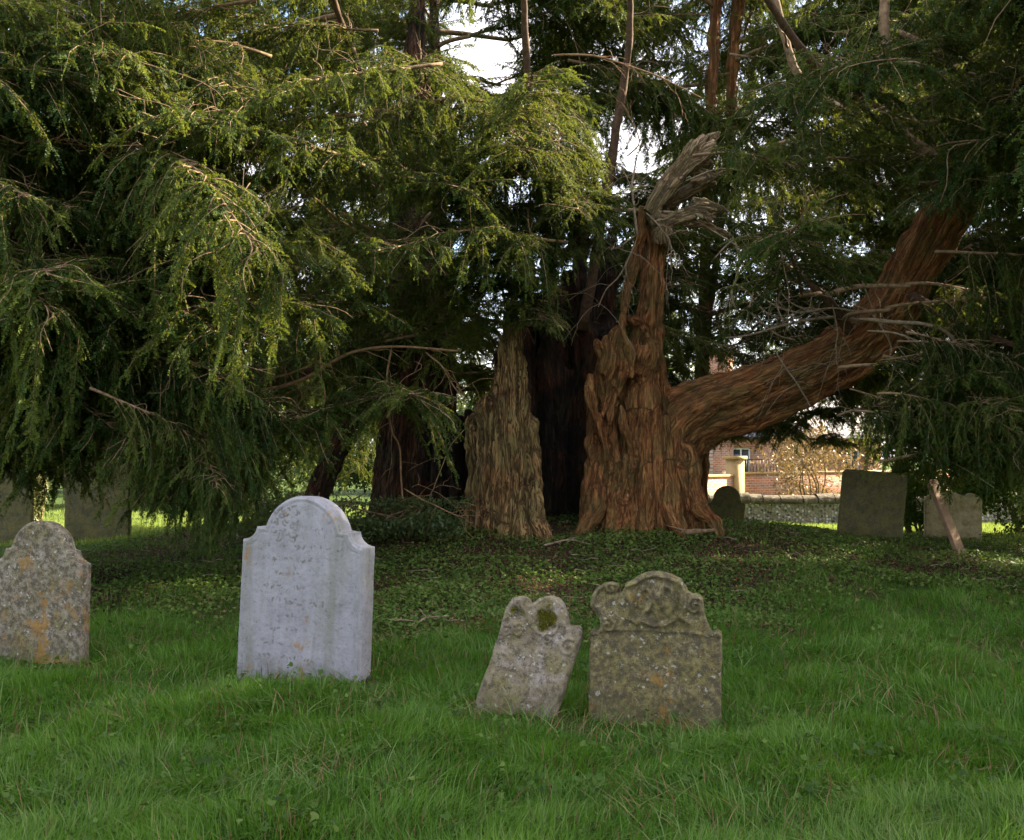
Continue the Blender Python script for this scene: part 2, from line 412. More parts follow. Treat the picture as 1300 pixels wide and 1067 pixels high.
# worn, illegible strokes of the inscription: shallow dark-filled cuts
STROKES = []; rr = random.Random(5)
for row in range(9):
    z0 = .86 - row * .085; nchar = rr.randint(6, 15); x = -.3 + rr.random() * .12; sz = .02 + .014 * rr.random()
    for k in range(nchar):
        x += sz * (.9 + rr.random() * .9)
        if x > .32 or rr.random() < .3: continue
        for s_ in range(rr.choice((1, 1, 2))):
            a = rr.uniform(0, PI); L = sz * rr.uniform(.3, .9); cxx = x + rr.uniform(-.3, .3) * sz; czz = z0 + rr.uniform(-.4, .4) * sz
            bend = rr.uniform(-.5, .5) * L
            STROKES.append([(cxx + (u - .5) * L * math.cos(a) - bend * (u * (1 - u)) * math.sin(a), czz + (u - .5) * L * math.sin(a) + bend * u * (1 - u) * math.cos(a)) for u in np.linspace(0, 1, 5)])
for k in range(46):
    cx_, cz_ = rr.uniform(-.22, -.02), rr.uniform(.9, 1.09); r_ = rr.uniform(.008, .022); a0 = rr.uniform(0, 6)
    STROKES.append([(cx_ + r_ * math.cos(a0 + u), cz_ + r_ * math.sin(a0 + u)) for u in np.linspace(0, rr.uniform(1, 2.6), 6)])
def wmark(x, z):
    m_ = np.zeros(len(x))
    for k, st in enumerate(STROKES): m_ = np.maximum(m_, groove(x, z, st, .0048, .5 + .5 * ((k * 7) % 5) / 5))
    return m_
so_ = slab('slab', wp, .155, M['st_white'], t, voxel=.0055, chamfer=.013, relief=wrel, rough=.0022, seed=3, mark=wmark)

# left stone with orange lichen
def left_outline():
    W = .335
    h = [(-W, -.12), (-W, .685)]
    h += [(-W + .075 * math.sin(u), .685 + .085 * (1 - math.cos(u))) for u in np.linspace(.3, PI / 2, 5)] + [(-.215, .775)]
    half, rise, z0 = .215, .185, .775
    rad = (half * half + rise * rise) / (2 * rise); cz = z0 + rise - rad
    a = math.degrees(math.asin(min(1, half / rad)))
    h += arcpts(0, cz, rad, 90 + a, 90, 12)[1:]
    return h + [(-x, z) for x, z in reversed(h[:-1])]
Yl = 6.85; xl = (44 - CX) / FOC * Yl
t = empty('headstone', (xl, Yl, gz(xl, Yl) - .01), 'brown round-topped headstone blotched with orange lichen, at the left edge of the grass', 'headstone', HG)
t.rotation_euler = (R(-1), R(1), R(-12))
slab('slab', left_outline(), .12, M['st_ochre'], t, voxel=.0085, chamfer=.014, rough=.006, seed=8)

# carved stone
kz = 3.8235; kc = 239 * 1.02
def zz(pts, cxz, bz):
    return [((x - cxz) / kz / kc, (bz - z) / kz / kc) for x, z in pts]
carved = zz([(600, 990), (600, 840), (598, 600), (602, 430), (600, 395), (612, 380), (632, 382), (642, 396), (652, 372), (654, 340), (640, 305), (615, 285), (603, 262), (610, 215), (632, 182),
             (668, 158), (705, 148), (735, 158), (740, 185), (722, 204), (748, 203), (766, 178), (775, 148), (812, 132), (848, 106), (880, 94), (915, 91), (958, 95), (1008, 110), (1046, 124), (1060, 152),
             (1078, 182), (1098, 196), (1128, 197), (1146, 212), (1150, 250), (1160, 305), (1178, 350), (1192, 378), (1204, 368), (1222, 364), (1238, 374), (1240, 420), (1236, 600), (1234, 880), (1234, 990)], 920, 850)
Yc = 5.3; xc = (590 + 920 / kz - CX) / FOC * Yc
t = empty('headstone', (xc, Yc, gz(xc, Yc) - .01), 'broad mottled headstone with a scrolled, relief-carved top, right of the leaning one', 'headstone', HG)
t.rotation_euler = (R(-2), R(.3), R(-11))
def crel(x, z):
    h = np.zeros(len(x)); q = lambda p: zz(p, 920, 850)
    h += groove(x, z, q([(660, 165), (630, 200), (625, 250), (660, 300), (690, 340), (655, 380)]), .012, .012)
    for c, r_, tn, a0, sg in (((708, 178), 30, 1.3, 0, 1), ((622, 398), 16, 1., 0, 1), ((1222, 384), 16, 1., 0, 1), ((690, 355), 34, 1.4, 2, -1), ((1110, 250), 40, 1.5, 1, 1)):
        p = q([c])[0]; h += groove(x, z, spiral(p[0], p[1], r_ / kz / kc, tn, a0, sgn=sg), .007, .013)
    h += groove(x, z, q([(780, 165), (830, 145), (870, 118), (920, 108), (980, 118), (1035, 140), (1055, 175)]), .01, .012)
    for pl in ([(850, 260), (840, 200), (870, 165), (900, 190), (905, 240), (880, 280)], [(950, 260), (935, 200), (960, 150), (1000, 175), (1010, 240), (985, 290)], [(905, 150), (925, 200), (920, 260), (930, 320)],
               [(790, 200), (810, 260), (790, 310), (830, 340)], [(1040, 190), (1060, 250), (1040, 300), (1080, 330)], [(860, 330), (910, 350), (970, 345), (1010, 320)]):
        h += groove(x, z, q(pl), .013, .014)
    h += groove(x, z, q([(660, 385), (760, 375), (860, 372), (960, 376), (1080, 375), (1180, 390)]), .006, .006)
    return h
slab('slab', carved, .1, M['st_carved'], t, voxel=.007, chamfer=.012, relief=crel, rough=.007, seed=21, rel=1.7)

# leaning stone
leanp = zz([(-30, 990), (20, 830), (50, 715), (110, 540), (152, 405), (178, 295), (212, 248), (252, 234), (284, 244), (304, 270), (322, 262), (348, 241), (398, 229), (442, 240), (468, 270), (486, 318), (500, 374),
            (522, 370), (546, 374), (562, 396), (560, 430), (536, 520), (492, 650), (440, 830), (400, 990)], 270, 830)
Yn = 5.38; xn = (590 + 270 / kz - CX) / FOC * Yn
t = empty('headstone', (xn, Yn, gz(xn, Yn) - .02), 'small headstone leaning sideways with yellow moss in its notched top', 'headstone', HG)
t.rotation_euler = (R(-6), 0, R(-13))
def lrel(x, z):
    h = np.zeros(len(x)); q = lambda p: zz(p, 270, 830)
    c = q([(385, 345)])[0]; d = np.hypot(x - c[0], z - c[1]); h -= .02 * np.exp(-(d / .05) ** 4)
    h += groove(x, z, [(c[0] + .075 * math.cos(u), c[1] + .085 * math.sin(u)) for u in np.linspace(-2.6, -.3, 12)], .008, .008)
    c2 = q([(240, 320)])[0]; h -= .014 * np.exp(-(np.hypot(x - c2[0], z - c2[1]) / .035) ** 4)
    for c, r_ in (((250, 405), 36), ((190, 410), 30), ((500, 480), 46), ((400, 440), 26)):
        p = q([c])[0]; h += groove(x, z, spiral(p[0], p[1], r_ / kz / kc, 1.3, 1), .006, .009)
    return h
slab('slab', leanp, .105, M['st_lean'], t, voxel=.007, chamfer=.012, relief=lrel, rough=.006, seed=33, rel=1.4)
A = Acc(); g = np.random.default_rng(3)
for c, rad, n in (((385, 345), .044, 520), ((360, 310), .024, 150), ((425, 330), .034, 260), ((372, 395), .03, 200), ((335, 385), .022, 130), ((440, 375), .018, 90), ((400, 275), .02, 100), ((222, 300), .022, 110), ((255, 275), .018, 90), ((205, 335), .012, 40), ((268, 320), .012, 40), ((330, 440), .01, 30), ((160, 540), .008, 24), ((270, 580), .008, 20)):
    p = zz([c], 270, 830)[0]
    for k in range(n):
        a = g.uniform(0, 2 * PI); r_ = rad * g.random() ** .6 * (1 + .3 * math.sin(3 * a + rad * 900)); L = g.uniform(.006, .026)
        o_ = np.array([p[0] + r_ * math.cos(a), .014 - .01 * (1 - (r_ / rad) ** 2), p[1] + r_ * math.sin(a)])
        d = np.array([g.normal(0, .5), -g.uniform(.1, .9), g.normal(0, .6)]); d /= np.linalg.norm(d)
        s_ = np.cross(d, g.standard_normal(3)); s_ /= np.linalg.norm(s_)
        A.add([o_ - s_ * .0022, o_ + s_ * .0022, o_ + d * L], None, [(0, 1, 2)], g.uniform(.1, 1) ** 1.3)
link('moss', A.mesh('moss'), M['moss'], t, world=False)

# the stones beyond
def plain(cx, wpx, top, base, Y, style, label, material, yaw=0, lean=0, t=.11, seed=0):
    k = FOC / Y; W = wpx / k / 2; x = (cx - CX) / k; zg = gz(x, Y); H = (EYE - (top - HY) / k) - zg
    if style == 'flat': p = [(-W, -.15), (-W, H - .05), (-W + .06, H - .01), (0, H), (W - .06, H - .01), (W, H - .05), (W, -.15)]
    elif style == 'shoulder':
        h = [(-W, -.15), (-W, H * .6), (-W * .82, H * .63), (-W * .72, H * .72)] + [(-W * .72 * math.cos(u), H * .72 + H * .28 * math.sin(u)) for u in np.linspace(.15, PI / 2, 8)]
        p = h + [(-a, c) for a, c in reversed(h[:-1])]
    elif style == 'notched':
        h = [(-W, -.15), (-W, H * .86), (-W * .8, H * .97), (-W * .55, H), (-W * .42, H * .93), (-W * .3, H * .95), (0, H * 1.02)]
        p = h + [(-a, c) for a, c in reversed(h[:-1])]
    e = empty('headstone', (x, Y, zg), label, 'headstone', HG); e.rotation_euler = (0, R(lean), R(yaw))
    slab('slab', p, t, material, e, voxel=.014, chamfer=.015, rough=.005, seed=seed)
    return e
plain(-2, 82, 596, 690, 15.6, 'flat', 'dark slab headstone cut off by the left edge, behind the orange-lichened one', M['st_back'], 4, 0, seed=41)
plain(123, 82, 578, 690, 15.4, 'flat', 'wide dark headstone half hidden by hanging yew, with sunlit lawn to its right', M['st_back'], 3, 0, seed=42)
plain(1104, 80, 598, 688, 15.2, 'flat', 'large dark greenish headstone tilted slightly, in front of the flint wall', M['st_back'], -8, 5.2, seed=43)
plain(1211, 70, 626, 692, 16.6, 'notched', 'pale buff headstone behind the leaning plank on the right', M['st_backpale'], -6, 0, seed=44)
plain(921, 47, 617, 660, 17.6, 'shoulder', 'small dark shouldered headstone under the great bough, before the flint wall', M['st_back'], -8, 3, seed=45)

# leaning plank
Yp = 13.; base = at(1224, 712, Yp); topp = at(1182, 610, Yp + .45)
base.z = gz(base.x, base.y) - .05
A = Acc(); d = (topp - base); L = d.length; Z_ = d.normalized(); X_ = Vector((1, .55, 0)); X_ = (X_ - Z_ * X_.dot(Z_)).normalized(); Y_ = Z_.cross(X_)
Mx = Matrix((X_, Y_, Z_)).transposed()
bm = bmesh.new(); bmesh.ops.create_cube(bm, size=1)
for v in bm.verts: v.co = Vector((v.co.x * .17, v.co.y * .06, (v.co.z + .5) * L))
bmesh.ops.bevel(bm, geom=bm.edges[:], offset=.008, segments=1, affect='EDGES')
bmesh.ops.subdivide_edges(bm, edges=[e for e in bm.edges if abs((e.verts[0].co - e.verts[1].co).z) > .5], cuts=8)
for v in bm.verts: v.co += Vector((noise.noise(v.co * 3) * .012, noise.noise(v.co * 4 + Vector((5, 0, 0))) * .01, 0))
me = bpy.data.meshes.new('plank'); bm.to_mesh(me); bm.free()
o = link('plank', me, M['plank']); o.matrix_world = Matrix.Translation(base) @ Mx.to_4x4()
tag(o, 'brown weathered plank leaning to the left in front of the pale buff headstone', 'plank')

# ------------------------------------------------------------------ trunks made of fused strands
def strands(center, n, spread=.62, rk=.55, twist=.6, seed=0, asp=1., jit=.12, core=True):
    """center: (px,py,Y,R) -> list of strand polylines (x,y,z,r)"""
    g = np.random.default_rng(seed)
    c = spline([(*at(p[0], p[1], p[2]), p[3]) for p in center], 8 * len(center))
    pos, rad = c[:, :3], c[:, 3]
    T = np.gradient(pos, axis=0); T /= np.linalg.norm(T, axis=1, keepdims=True) + 1e-9
    U0 = np.cross(T, np.array([0, 1., 0])); U0 /= np.linalg.norm(U0, axis=1, keepdims=True) + 1e-9
    V0 = np.cross(U0, T)
    out = []
    u = np.linspace(0, 1, len(c))
    for k in range(n):
        a = 2 * PI * (k + g.uniform(-.25, .25)) / n + twist * u * g.uniform(.6, 1.4)
        rr_ = spread * g.uniform(.82, 1.16)
        ph = g.uniform(0, 9, 3)
        w_ = 1 + jit * np.sin(u * 7 + ph[0]) + jit * .7 * np.sin(u * 15 + ph[1])
        p = pos + (np.cos(a) * rr_ * w_)[:, None] * U0 * rad[:, None] + (np.sin(a) * rr_ * asp * w_)[:, None] * V0 * rad[:, None]
        r_ = rad * rk * g.uniform(.55, 1.15) * (1 + .18 * np.sin(u * 11 + ph[2]))
        out.append(np.column_stack([p, r_]))
    if core: out.append(np.column_stack([pos, rad * .68 * min(1, asp * 1.3)]))
    return out
def px_strand(pts, n=30):
    return spline([(*at(p[0], p[1], p[2]), p[3]) for p in pts], n)
def fuse(name, sts, material, parent, voxel=.03, disp=.02, smooth=2, seed=0, lump=.05):
    A = Acc()
    for s_ in sts: A.tube(s_[:, :3], np.maximum(s_[:, 3], .012), 10)
    me = A.mesh('t'); o = bpy.data.objects.new('tmp', me); COL.objects.link(o)
    md = o.modifiers.new('r', 'REMESH'); md.mode = 'VOXEL'; md.voxel_size = voxel
    if smooth:
        sm = o.modifiers.new('s', 'SMOOTH'); sm.iterations = smooth; sm.factor = .5
    dg = bpy.context.evaluated_depsgraph_get()
    nm = bpy.data.meshes.new_from_object(o.evaluated_get(dg)); bpy.data.objects.remove(o); nm.name = name
    n = len(nm.vertices); v = np.empty(n * 3, np.float32); nm.vertices.foreach_get('co', v); v = v.reshape(-1, 3)
    nn = np.empty(n * 3, np.float32); nm.vertices.foreach_get('normal', nn); nn = nn.reshape(-1, 3)
    # fibre coordinates: along the nearest strand, squeezed, so that the grain runs with the wood
    P_, T_, S_, H_ = [], [], [], []
    for k, s_ in enumerate(sts):
        q = spline(s_[:, :3], len(s_) * 2); tt = np.gradient(q, axis=0); L = np.linalg.norm(tt, axis=1)
        P_.append(q); T_.append(tt / (L[:, None] + 1e-9)); S_.append(np.cumsum(L)); H_.append(np.full(len(q), k * .37))
    P_ = np.vstack(P_); T_ = np.vstack(T_); S_ = np.concatenate(S_); H_ = np.concatenate(H_)
    kd = KDTree(len(P_))
    for i, p in enumerate(P_): kd.insert(p, i)
    kd.balance()
    idx = np.array([kd.find(p)[1] for p in v])
    off = v - P_[idx]; al = np.einsum('ij,ij->i', off, T_[idx])
    cen = P_[idx] * .25
    fib = off - al[:, None] * T_[idx] + cen * 0
    fib = fib + H_[idx][:, None] * np.array([.13, .29, .0]); fib = np.column_stack([fib[:, 0], fib[:, 1] + fib[:, 2] * .6, (S_[idx] + al) * .11 + H_[idx]])
    d = np.array([noise.fractal(Vector(f * 13), .9, 2.1, 4) for f in fib])
    d2 = np.array([noise.noise(Vector(f * 42)) for f in fib])
    d3 = np.array([noise.noise(Vector(p * 2.3)) * .7 + noise.noise(Vector(p * 6.1)) * .45 for p in v.astype(float)])
    d4 = np.array([noise.noise(Vector((f[0] * 24, f[1] * 24, f[2] * 60 + 3))) for f in fib])
    v = v + nn * (d * disp + d2 * disp * .5 + d4 * disp * .5 + d3 * lump)[:, None]
    nm.vertices.foreach_set('co', v.astype(np.float32).ravel())
    a = nm.attributes.new('fib', 'FLOAT_VECTOR', 'POINT'); a.data.foreach_set('vector', fib.astype(np.float32).ravel())
    nm.update()
    for p in nm.polygons: p.use_smooth = True
    return link(name, nm, material, parent)

YEW = empty('yew_tree', (.6, 13.6, gz(.6, 13.6)), 'ancient hollow yew with split red-brown trunk, broken top and huge bough to the right', 'tree')
# pale mossy slab of shell on the left of the opening
sts = []
g_ = random.Random(12)
for k in range(15):
    f = k / 14; q = abs(f - .5) * 2; xb = 603 + 74 * f; Yb = 12.72 + .42 * q * q + g_.uniform(-.03, .03)
    xt = 604 + 68 * f + g_.uniform(-2, 2); yt = np.interp(f, [0, .2, .38, .5, .6, .7, .8, .9, 1], [522, 512, 498, 455, 395, 385, 450, 505, 560]) + g_.uniform(-14, 14)
    r_ = .085 + .035 * g_.random(); w_ = [g_.uniform(-3, 3) for _ in range(4)]
    sts.append(px_strand([(xb + (f - .5) * 6, 706, Yb - .05, r_ * 1.1), (xb + w_[0], 655, Yb, r_ * 1.1), (xb + w_[1], 600, Yb + .03, r_ * g_.uniform(.85, 1.1)), (.5 * (xb + xt) + w_[2], 550, Yb + .05, r_ * g_.uniform(.85, 1.1)), (xt + w_[3], (yt + 540) / 2, Yb + .1, r_ * .9), (xt, yt, Yb + .14, r_ * .5)]))
sts.append(px_strand([(640, 700, 13.05, .4), (640, 600, 13.1, .34), (642, 520, 13.15, .27), (648, 460, 13.2, .17), (653, 420, 13.2, .1)]))
sts.append(px_strand([(655, 470, 13.1, .1), (656, 420, 13.1, .09), (652, 380, 13.1, .06), (660, 330, 13.15, .05), (668, 290, 13.2, .06), (676, 262, 13.2, .04)]))
for xa, ya, xb, yb in ((680, 660, 692, 692), (640, 660, 634, 702), (660, 660, 668, 704)):
    sts.append(px_strand([(xa, ya - 50, 12.85, .05), (xa + (xb - xa) * .15, ya, 12.72, .1), (xb, yb - 6, 12.5, .09), (xb + (xb - xa) * .4, yb + 16, 12.25, .05)]))
fuse('trunk', sts, M['bark_pale'], YEW, .018, .042, 1, 0, .06)
# back wall of the hollow
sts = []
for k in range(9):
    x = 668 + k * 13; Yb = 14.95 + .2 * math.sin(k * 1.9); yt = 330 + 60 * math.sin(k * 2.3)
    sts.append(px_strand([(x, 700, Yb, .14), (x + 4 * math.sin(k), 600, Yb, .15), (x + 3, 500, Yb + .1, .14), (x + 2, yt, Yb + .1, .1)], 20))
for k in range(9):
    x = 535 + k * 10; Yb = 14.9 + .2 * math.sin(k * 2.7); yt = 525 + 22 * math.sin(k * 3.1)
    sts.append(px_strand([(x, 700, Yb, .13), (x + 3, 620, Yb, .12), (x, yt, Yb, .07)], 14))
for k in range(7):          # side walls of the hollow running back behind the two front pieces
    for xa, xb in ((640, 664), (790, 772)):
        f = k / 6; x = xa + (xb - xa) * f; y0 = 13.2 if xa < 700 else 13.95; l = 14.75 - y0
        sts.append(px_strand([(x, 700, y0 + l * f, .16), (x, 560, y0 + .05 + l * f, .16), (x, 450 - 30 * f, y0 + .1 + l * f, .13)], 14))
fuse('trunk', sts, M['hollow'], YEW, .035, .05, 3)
# right-hand stem: base, burr and upright
sts = strands([(815, 712, 13.75, .55), (814, 640, 13.8, .46), (818, 560, 13.8, .41), (816, 500, 13.8, .36), (818, 460, 13.75, .31), (822, 410, 13.7, .2), (828, 350, 13.7, .17), (832, 300, 13.7, .15), (828, 268, 13.65, .13)], 10, .66, .4, .5, 5)
for xb, xm, xt, yt in ((752, 757, 762, 452), (764, 768, 770, 440), (775, 774, 780, 430), (748, 750, 756, 520)):
    sts.append(px_strand([(xb - 4, 700, 13.35, .15), (xb, 640, 13.4, .1), (xm + 5 * math.sin(xb), 560, 13.45, .085), (xm, 500, 13.5, .08), (xt, yt, 13.5, .05)]))
for xb, xm, xt in ((790, 800, 806), (812, 816, 818), (840, 836, 834), (862, 850, 846), (880, 862, 860)):
    sts.append(px_strand([(xb, 704, 13.25 + abs(xb - 815) * .004, .2), (xb - 2, 650, 13.35, .13), (xm, 590, 13.42, .11), (xt, 530, 13.5, .09)]))
gr = random.Random(4)
for k in range(16):         # twisted ribs along the torn left edge
    x = gr.uniform(752, 800); y = gr.uniform(430, 640); l = gr.uniform(30, 80); a = gr.uniform(0, 6)
    sts.append(px_strand([(x + 7 * math.sin(a + 2.2 * u), y + l * (u - .5), 13.33 + .08 * math.sin(a * 2 + 3 * u), .05 * (.4 + math.sin(PI * min(.98, u + .02)))) for u in np.linspace(0, 1, 7)], 18))
for k in range(4):         # knots
    x, y = gr.choice([(806, 600), (836, 560), (822, 640), (850, 605), (795, 560), (870, 580), (812, 520), (826, 390), (832, 350), (842, 540)]); Yk = 13.42 if y > 450 else 13.6; r0 = gr.uniform(8, 16); a0 = gr.uniform(0, 6)
    sts.append(px_strand([(x + r0 * .6 * math.cos(a0 + u), y + r0 * math.sin(a0 + u), Yk - .05 * math.sin(u), gr.uniform(.03, .055)) for u in np.linspace(0, 4, 6)], 16))
for k in range(7):          # gnarled burr
    a = k * .95
    sts.append(px_strand([(800 + 22 * math.cos(a + u), 440 + 34 * math.sin(a + u), 13.42 + .05 * math.sin(u * 3 + k), .055 + .015 * math.sin(k)) for u in np.linspace(0, 2.2, 5)], 16))
sts.append(px_strand([(812, 440, 13.6, .26), (815, 455, 13.6, .3), (814, 480, 13.6, .26)], 8))
sts.append(px_strand([(786, 470, 13.35, .06), (782, 440, 13.3, .055), (790, 415, 13.32, .05), (796, 380, 13.4, .06), (806, 330, 13.5, .07), (812, 300, 13.55, .06), (818, 262, 13.55, .06)]))
sts.append(px_strand([(798, 480, 13.3, .055), (800, 450, 13.25, .05), (792, 425, 13.28, .045), (790, 400, 13.3, .03)]))
for xa, ya, xb, yb in ((760, 650, 742, 684), (785, 655, 776, 694), (820, 655, 818, 698), (850, 650, 866, 690), (880, 645, 905, 672), (800, 655, 796, 696)):
    sts.append(px_strand([(xa, ya - 60, 13.4, .06), (xa + (xb - xa) * .2, ya - 4, 13.25, .12), (xb, yb - 10, 13., .1), (xb + (xb - xa) * .5, yb + 14, 12.7, .05)]))
fuse('trunk', sts, M['bark_red'], YEW, .019, .026, 2, 2, .075)
# the huge bough
LIMB = [(800, 705, 13.95, .5), (826, 620, 13.95, .46), (852, 560, 13.9, .43), (885, 530, 13.85, .4), (935, 513, 13.75, .38), (990, 491, 13.6, .36), (1045, 466, 13.45, .355), (1090, 440, 13.3, .335), (1128, 400, 13.2, .31),
        (1158, 350, 13.1, .29), (1186, 302, 13., .285), (1214, 252, 12.95, .28), (1240, 190, 12.95, .28), (1256, 110, 12.95, .28), (1264, 20, 13., .26), (1270, -90, 13.1, .22), (1276, -200, 13.3, .14)]
sts = strands(LIMB, 13, .66, .42, 1.5, 9, 1., .1)
limb = fuse('bough', sts, M['bark_red'], YEW, .022, .022, 3, 4, .09)
iv = Acc(); gi = np.random.default_rng(8)
for px, py, Y in ((1236, 200, 12.8), (1250, 140, 12.75), (1258, 80, 12.75), (1264, 20, 12.8), (1270, -50, 12.9), (1278, 110, 12.9), (1226, 150, 13.)):
    p = at(px, py, Y); d = nrm(gi.normal(size=(900, 3))); q = np.array(p) + d * np.array([.42, .34, .42]) * gi.uniform(.75, 1.1, (900, 1))
    ld = nrm(gi.normal(size=q.shape) + np.array([0, 0, -.8])); wd = nrm(np.cross(ld, gi.normal(size=q.shape))); sz = gi.uniform(.03, .07, (900, 1))
    v = np.stack([q, q + ld * sz * .5 + wd * sz * .42, q + ld * sz, q + ld * sz * .5 - wd * sz * .42], 1)
    iv.add(v.reshape(-1, 3), np.arange(3600).reshape(-1, 4), None, np.repeat(gi.uniform(0, .5, 900), 4))
link('ivy', iv.mesh('ivy'), M['ivy'], limb)
# weathered broken top
sts = []
def plate(p0, p1, p2, wd, Y, n=6, r0=.07):
    d = Vector((p2[0] - p1[0], p2[1] - p1[1])).normalized(); nrm = Vector((-d.y, d.x))
    for k in range(n):
        f = (k / (n - 1) - .5) * 2
        sts.append(px_strand([(p0[0] + nrm.x * f * wd * .35, p0[1] + nrm.y * f * wd * .35, Y + .05, r0 * 1.1), (p1[0] + nrm.x * f * wd * .6, p1[1] + nrm.y * f * wd * .6, Y, r0),
                              (p2[0] + nrm.x * f * wd + d.x * 8 * math.sin(k * 2.3), p2[1] + nrm.y * f * wd + d.y * 8 * math.sin(k * 2.3), Y - .06 * f, r0 * .6)], 14))
plate((824, 272), (848, 234), (872, 206), 7, 13.3, 5, .085)
plate((860, 222), (874, 204), (890, 188), 14, 13.22, 7, .05)
plate((876, 204), (886, 192), (900, 179), 10, 13.18, 5, .04)
plate((846, 262), (868, 246), (902, 229), 6, 13.5, 4, .06)
plate((834, 286), (862, 276), (888, 266), 6, 13.3, 4, .065)
plate((872, 270), (888, 267), (906, 272), 10, 13.25, 5, .04)
sts.append(px_strand([(868, 282, 13.35, .06), (895, 286, 13.33, .05), (912, 294, 13.3, .04), (930, 300, 13.3, .022)]))
sts.append(px_strand([(838, 310, 13.4, .1), (838, 290, 13.35, .11), (830, 268, 13.4, .12), (826, 250, 13.45, .06)]))
sts.append(px_strand([(850, 318, 13.4, .02), (846, 300, 13.35, .09), (846, 284, 13.35, .11)]))
gr = random.Random(9)
for x, y, dx, dy, n in ((896, 183, 10, -7, 7), (902, 228, 9, -4, 5), (908, 273, 12, 5, 5), (884, 192, 3, -12, 4), (890, 212, 10, 4, 4)):
    for k in range(n):
        ox, oy, l = gr.uniform(-9, 9), gr.uniform(-9, 9), gr.uniform(.5, 1.6)
        sts.append(px_strand([(x + ox - dx * 2, y + oy - dy * 2, 13.3, .05), (x + ox, y + oy, 13.28, .035), (x + ox + dx * l, y + oy + dy * l, 13.26, .012)], 8))
fuse('broken_top', sts, M['dead_wood'], YEW, .015, .012, 3, 6, .05)
# dark stem at the left of the hollow
sts = strands([(520, 710, 15.4, .62), (522, 640, 15.4, .5), (528, 560, 15.4, .44), (532, 480, 15.4, .42), (536, 400, 15.4, .36), (532, 300, 15.4, .3), (524, 180, 15.4, .22), (528, 60, 15.3, .13), (534, -60, 15.2, .05)], 9, .7, .42, .7, 14)
sts += [px_strand([(496, 690, 14.85, .12), (494, 620, 14.9, .1), (500, 560, 14.95, .09), (506, 500, 15, .06)]), px_strand([(380, 700, 15.2, .2), (410, 610, 15.2, .17), (440, 540, 15.2, .16), (470, 480, 15.3, .17), (505, 420, 15.35, .14)])]
fuse('trunk', sts, M['bark_dark'], YEW, .035, .04, 1, 8)

# limbs of the upper crown that the leafy branches spring from (world polylines)
HUBS = [[(530, 300, 15.4), (480, 150, 14.6), (430, 20, 13.6), (390, -120, 12.6)], [(528, 360, 15.4), (440, 330, 14.3), (330, 260, 12.8), (200, 180, 11.4), (60, 120, 10.4)],
        [(530, 400, 15.3), (450, 452, 14), (370, 478, 12.9), (300, 492, 12), (210, 480, 11), (120, 500, 10.2)], [(700, 420, 14.8), (694, 250, 14.4), (672, 120, 13.6), (664, -20, 13), (660, -120, 12.6)],
        [(740, 420, 14.8), (780, 180, 14.6), (800, 20, 14.), (780, -160, 13)], [(1214, 252, 12.95), (1130, 150, 12.6), (1040, 90, 12.2), (960, -20, 11.6), (880, -120, 10.8)],
        [(1264, 20, 13), (1180, -80, 12), (1090, -180, 11), (1000, -260, 10)], [(1150, 370, 13.1), (1210, 410, 12.2), (1260, 430, 11.4), (1330, 450, 10.8)], [(1240, 190, 12.95), (1330, 120, 12.4), (1430, 60, 12), (1540, 40, 11.6)],
        [(1090, 440, 13.3), (1050, 380, 12.8), (990, 330, 12.6)]]
HUBP = [spline([at(*p) for p in h], 40) for h in HUBS]
A = None
for h in HUBP:
    A = Acc(); A.tube(h, np.linspace(.085, .022, len(h)), 8, wob=.1)
    link('limb', A.mesh('limb', True), M['limb'], YEW)

# ------------------------------------------------------------------ leafy boughs
DOWN = np.array([0, 0, -1.])
def needles(o, d, s_, L, tint, g, n=13, ll=.026, lw=.0062, droop=.2):
    """feathered twigs: o,d,s_ (N,3), L,tint (N,)"""
    N = len(o); t = (np.arange(n) + .6) / n
    base = o[:, None] + d[:, None] * (t[None, :, None] * L[:, None, None]) + DOWN * (droop * L[:, None] * t[None] ** 2)[..., None]
    dd = nrm(d[:, None] + DOWN * (2 * droop * t)[None, :, None])
    base = np.repeat(base[:, :, None], 2, 2); dd = np.repeat(dd[:, :, None], 2, 2)
    sg = np.array([1., -1.])[None, None, :, None]
    ld = nrm(dd * .62 + s_[:, None, None] * sg * .8 + g.normal(0, .28, base.shape))
    nz = np.cross(dd, s_[:, None, None] * sg); wd = nrm(np.cross(ld, nz + g.normal(0, .5, base.shape)))
    ln = (ll * (1 - .45 * t[None, :, None] ** 2) * g.uniform(.75, 1.25, base.shape[:3]))[..., None]
    ww = lw * g.uniform(.8, 1.2, base.shape[:3])[..., None]
    v = np.stack([base, base + ld * ln * .5 + wd * ww, base + ld * ln, base + ld * ln * .5 - wd * ww], 3)
    M_ = N * n * 2
    return v.reshape(-1, 3), np.arange(M_ * 4).reshape(-1, 4), np.repeat(np.clip(tint[:, None] + .14 * t[None] + g.normal(0, .06, (N, n)), 0, 1).ravel(), 8)
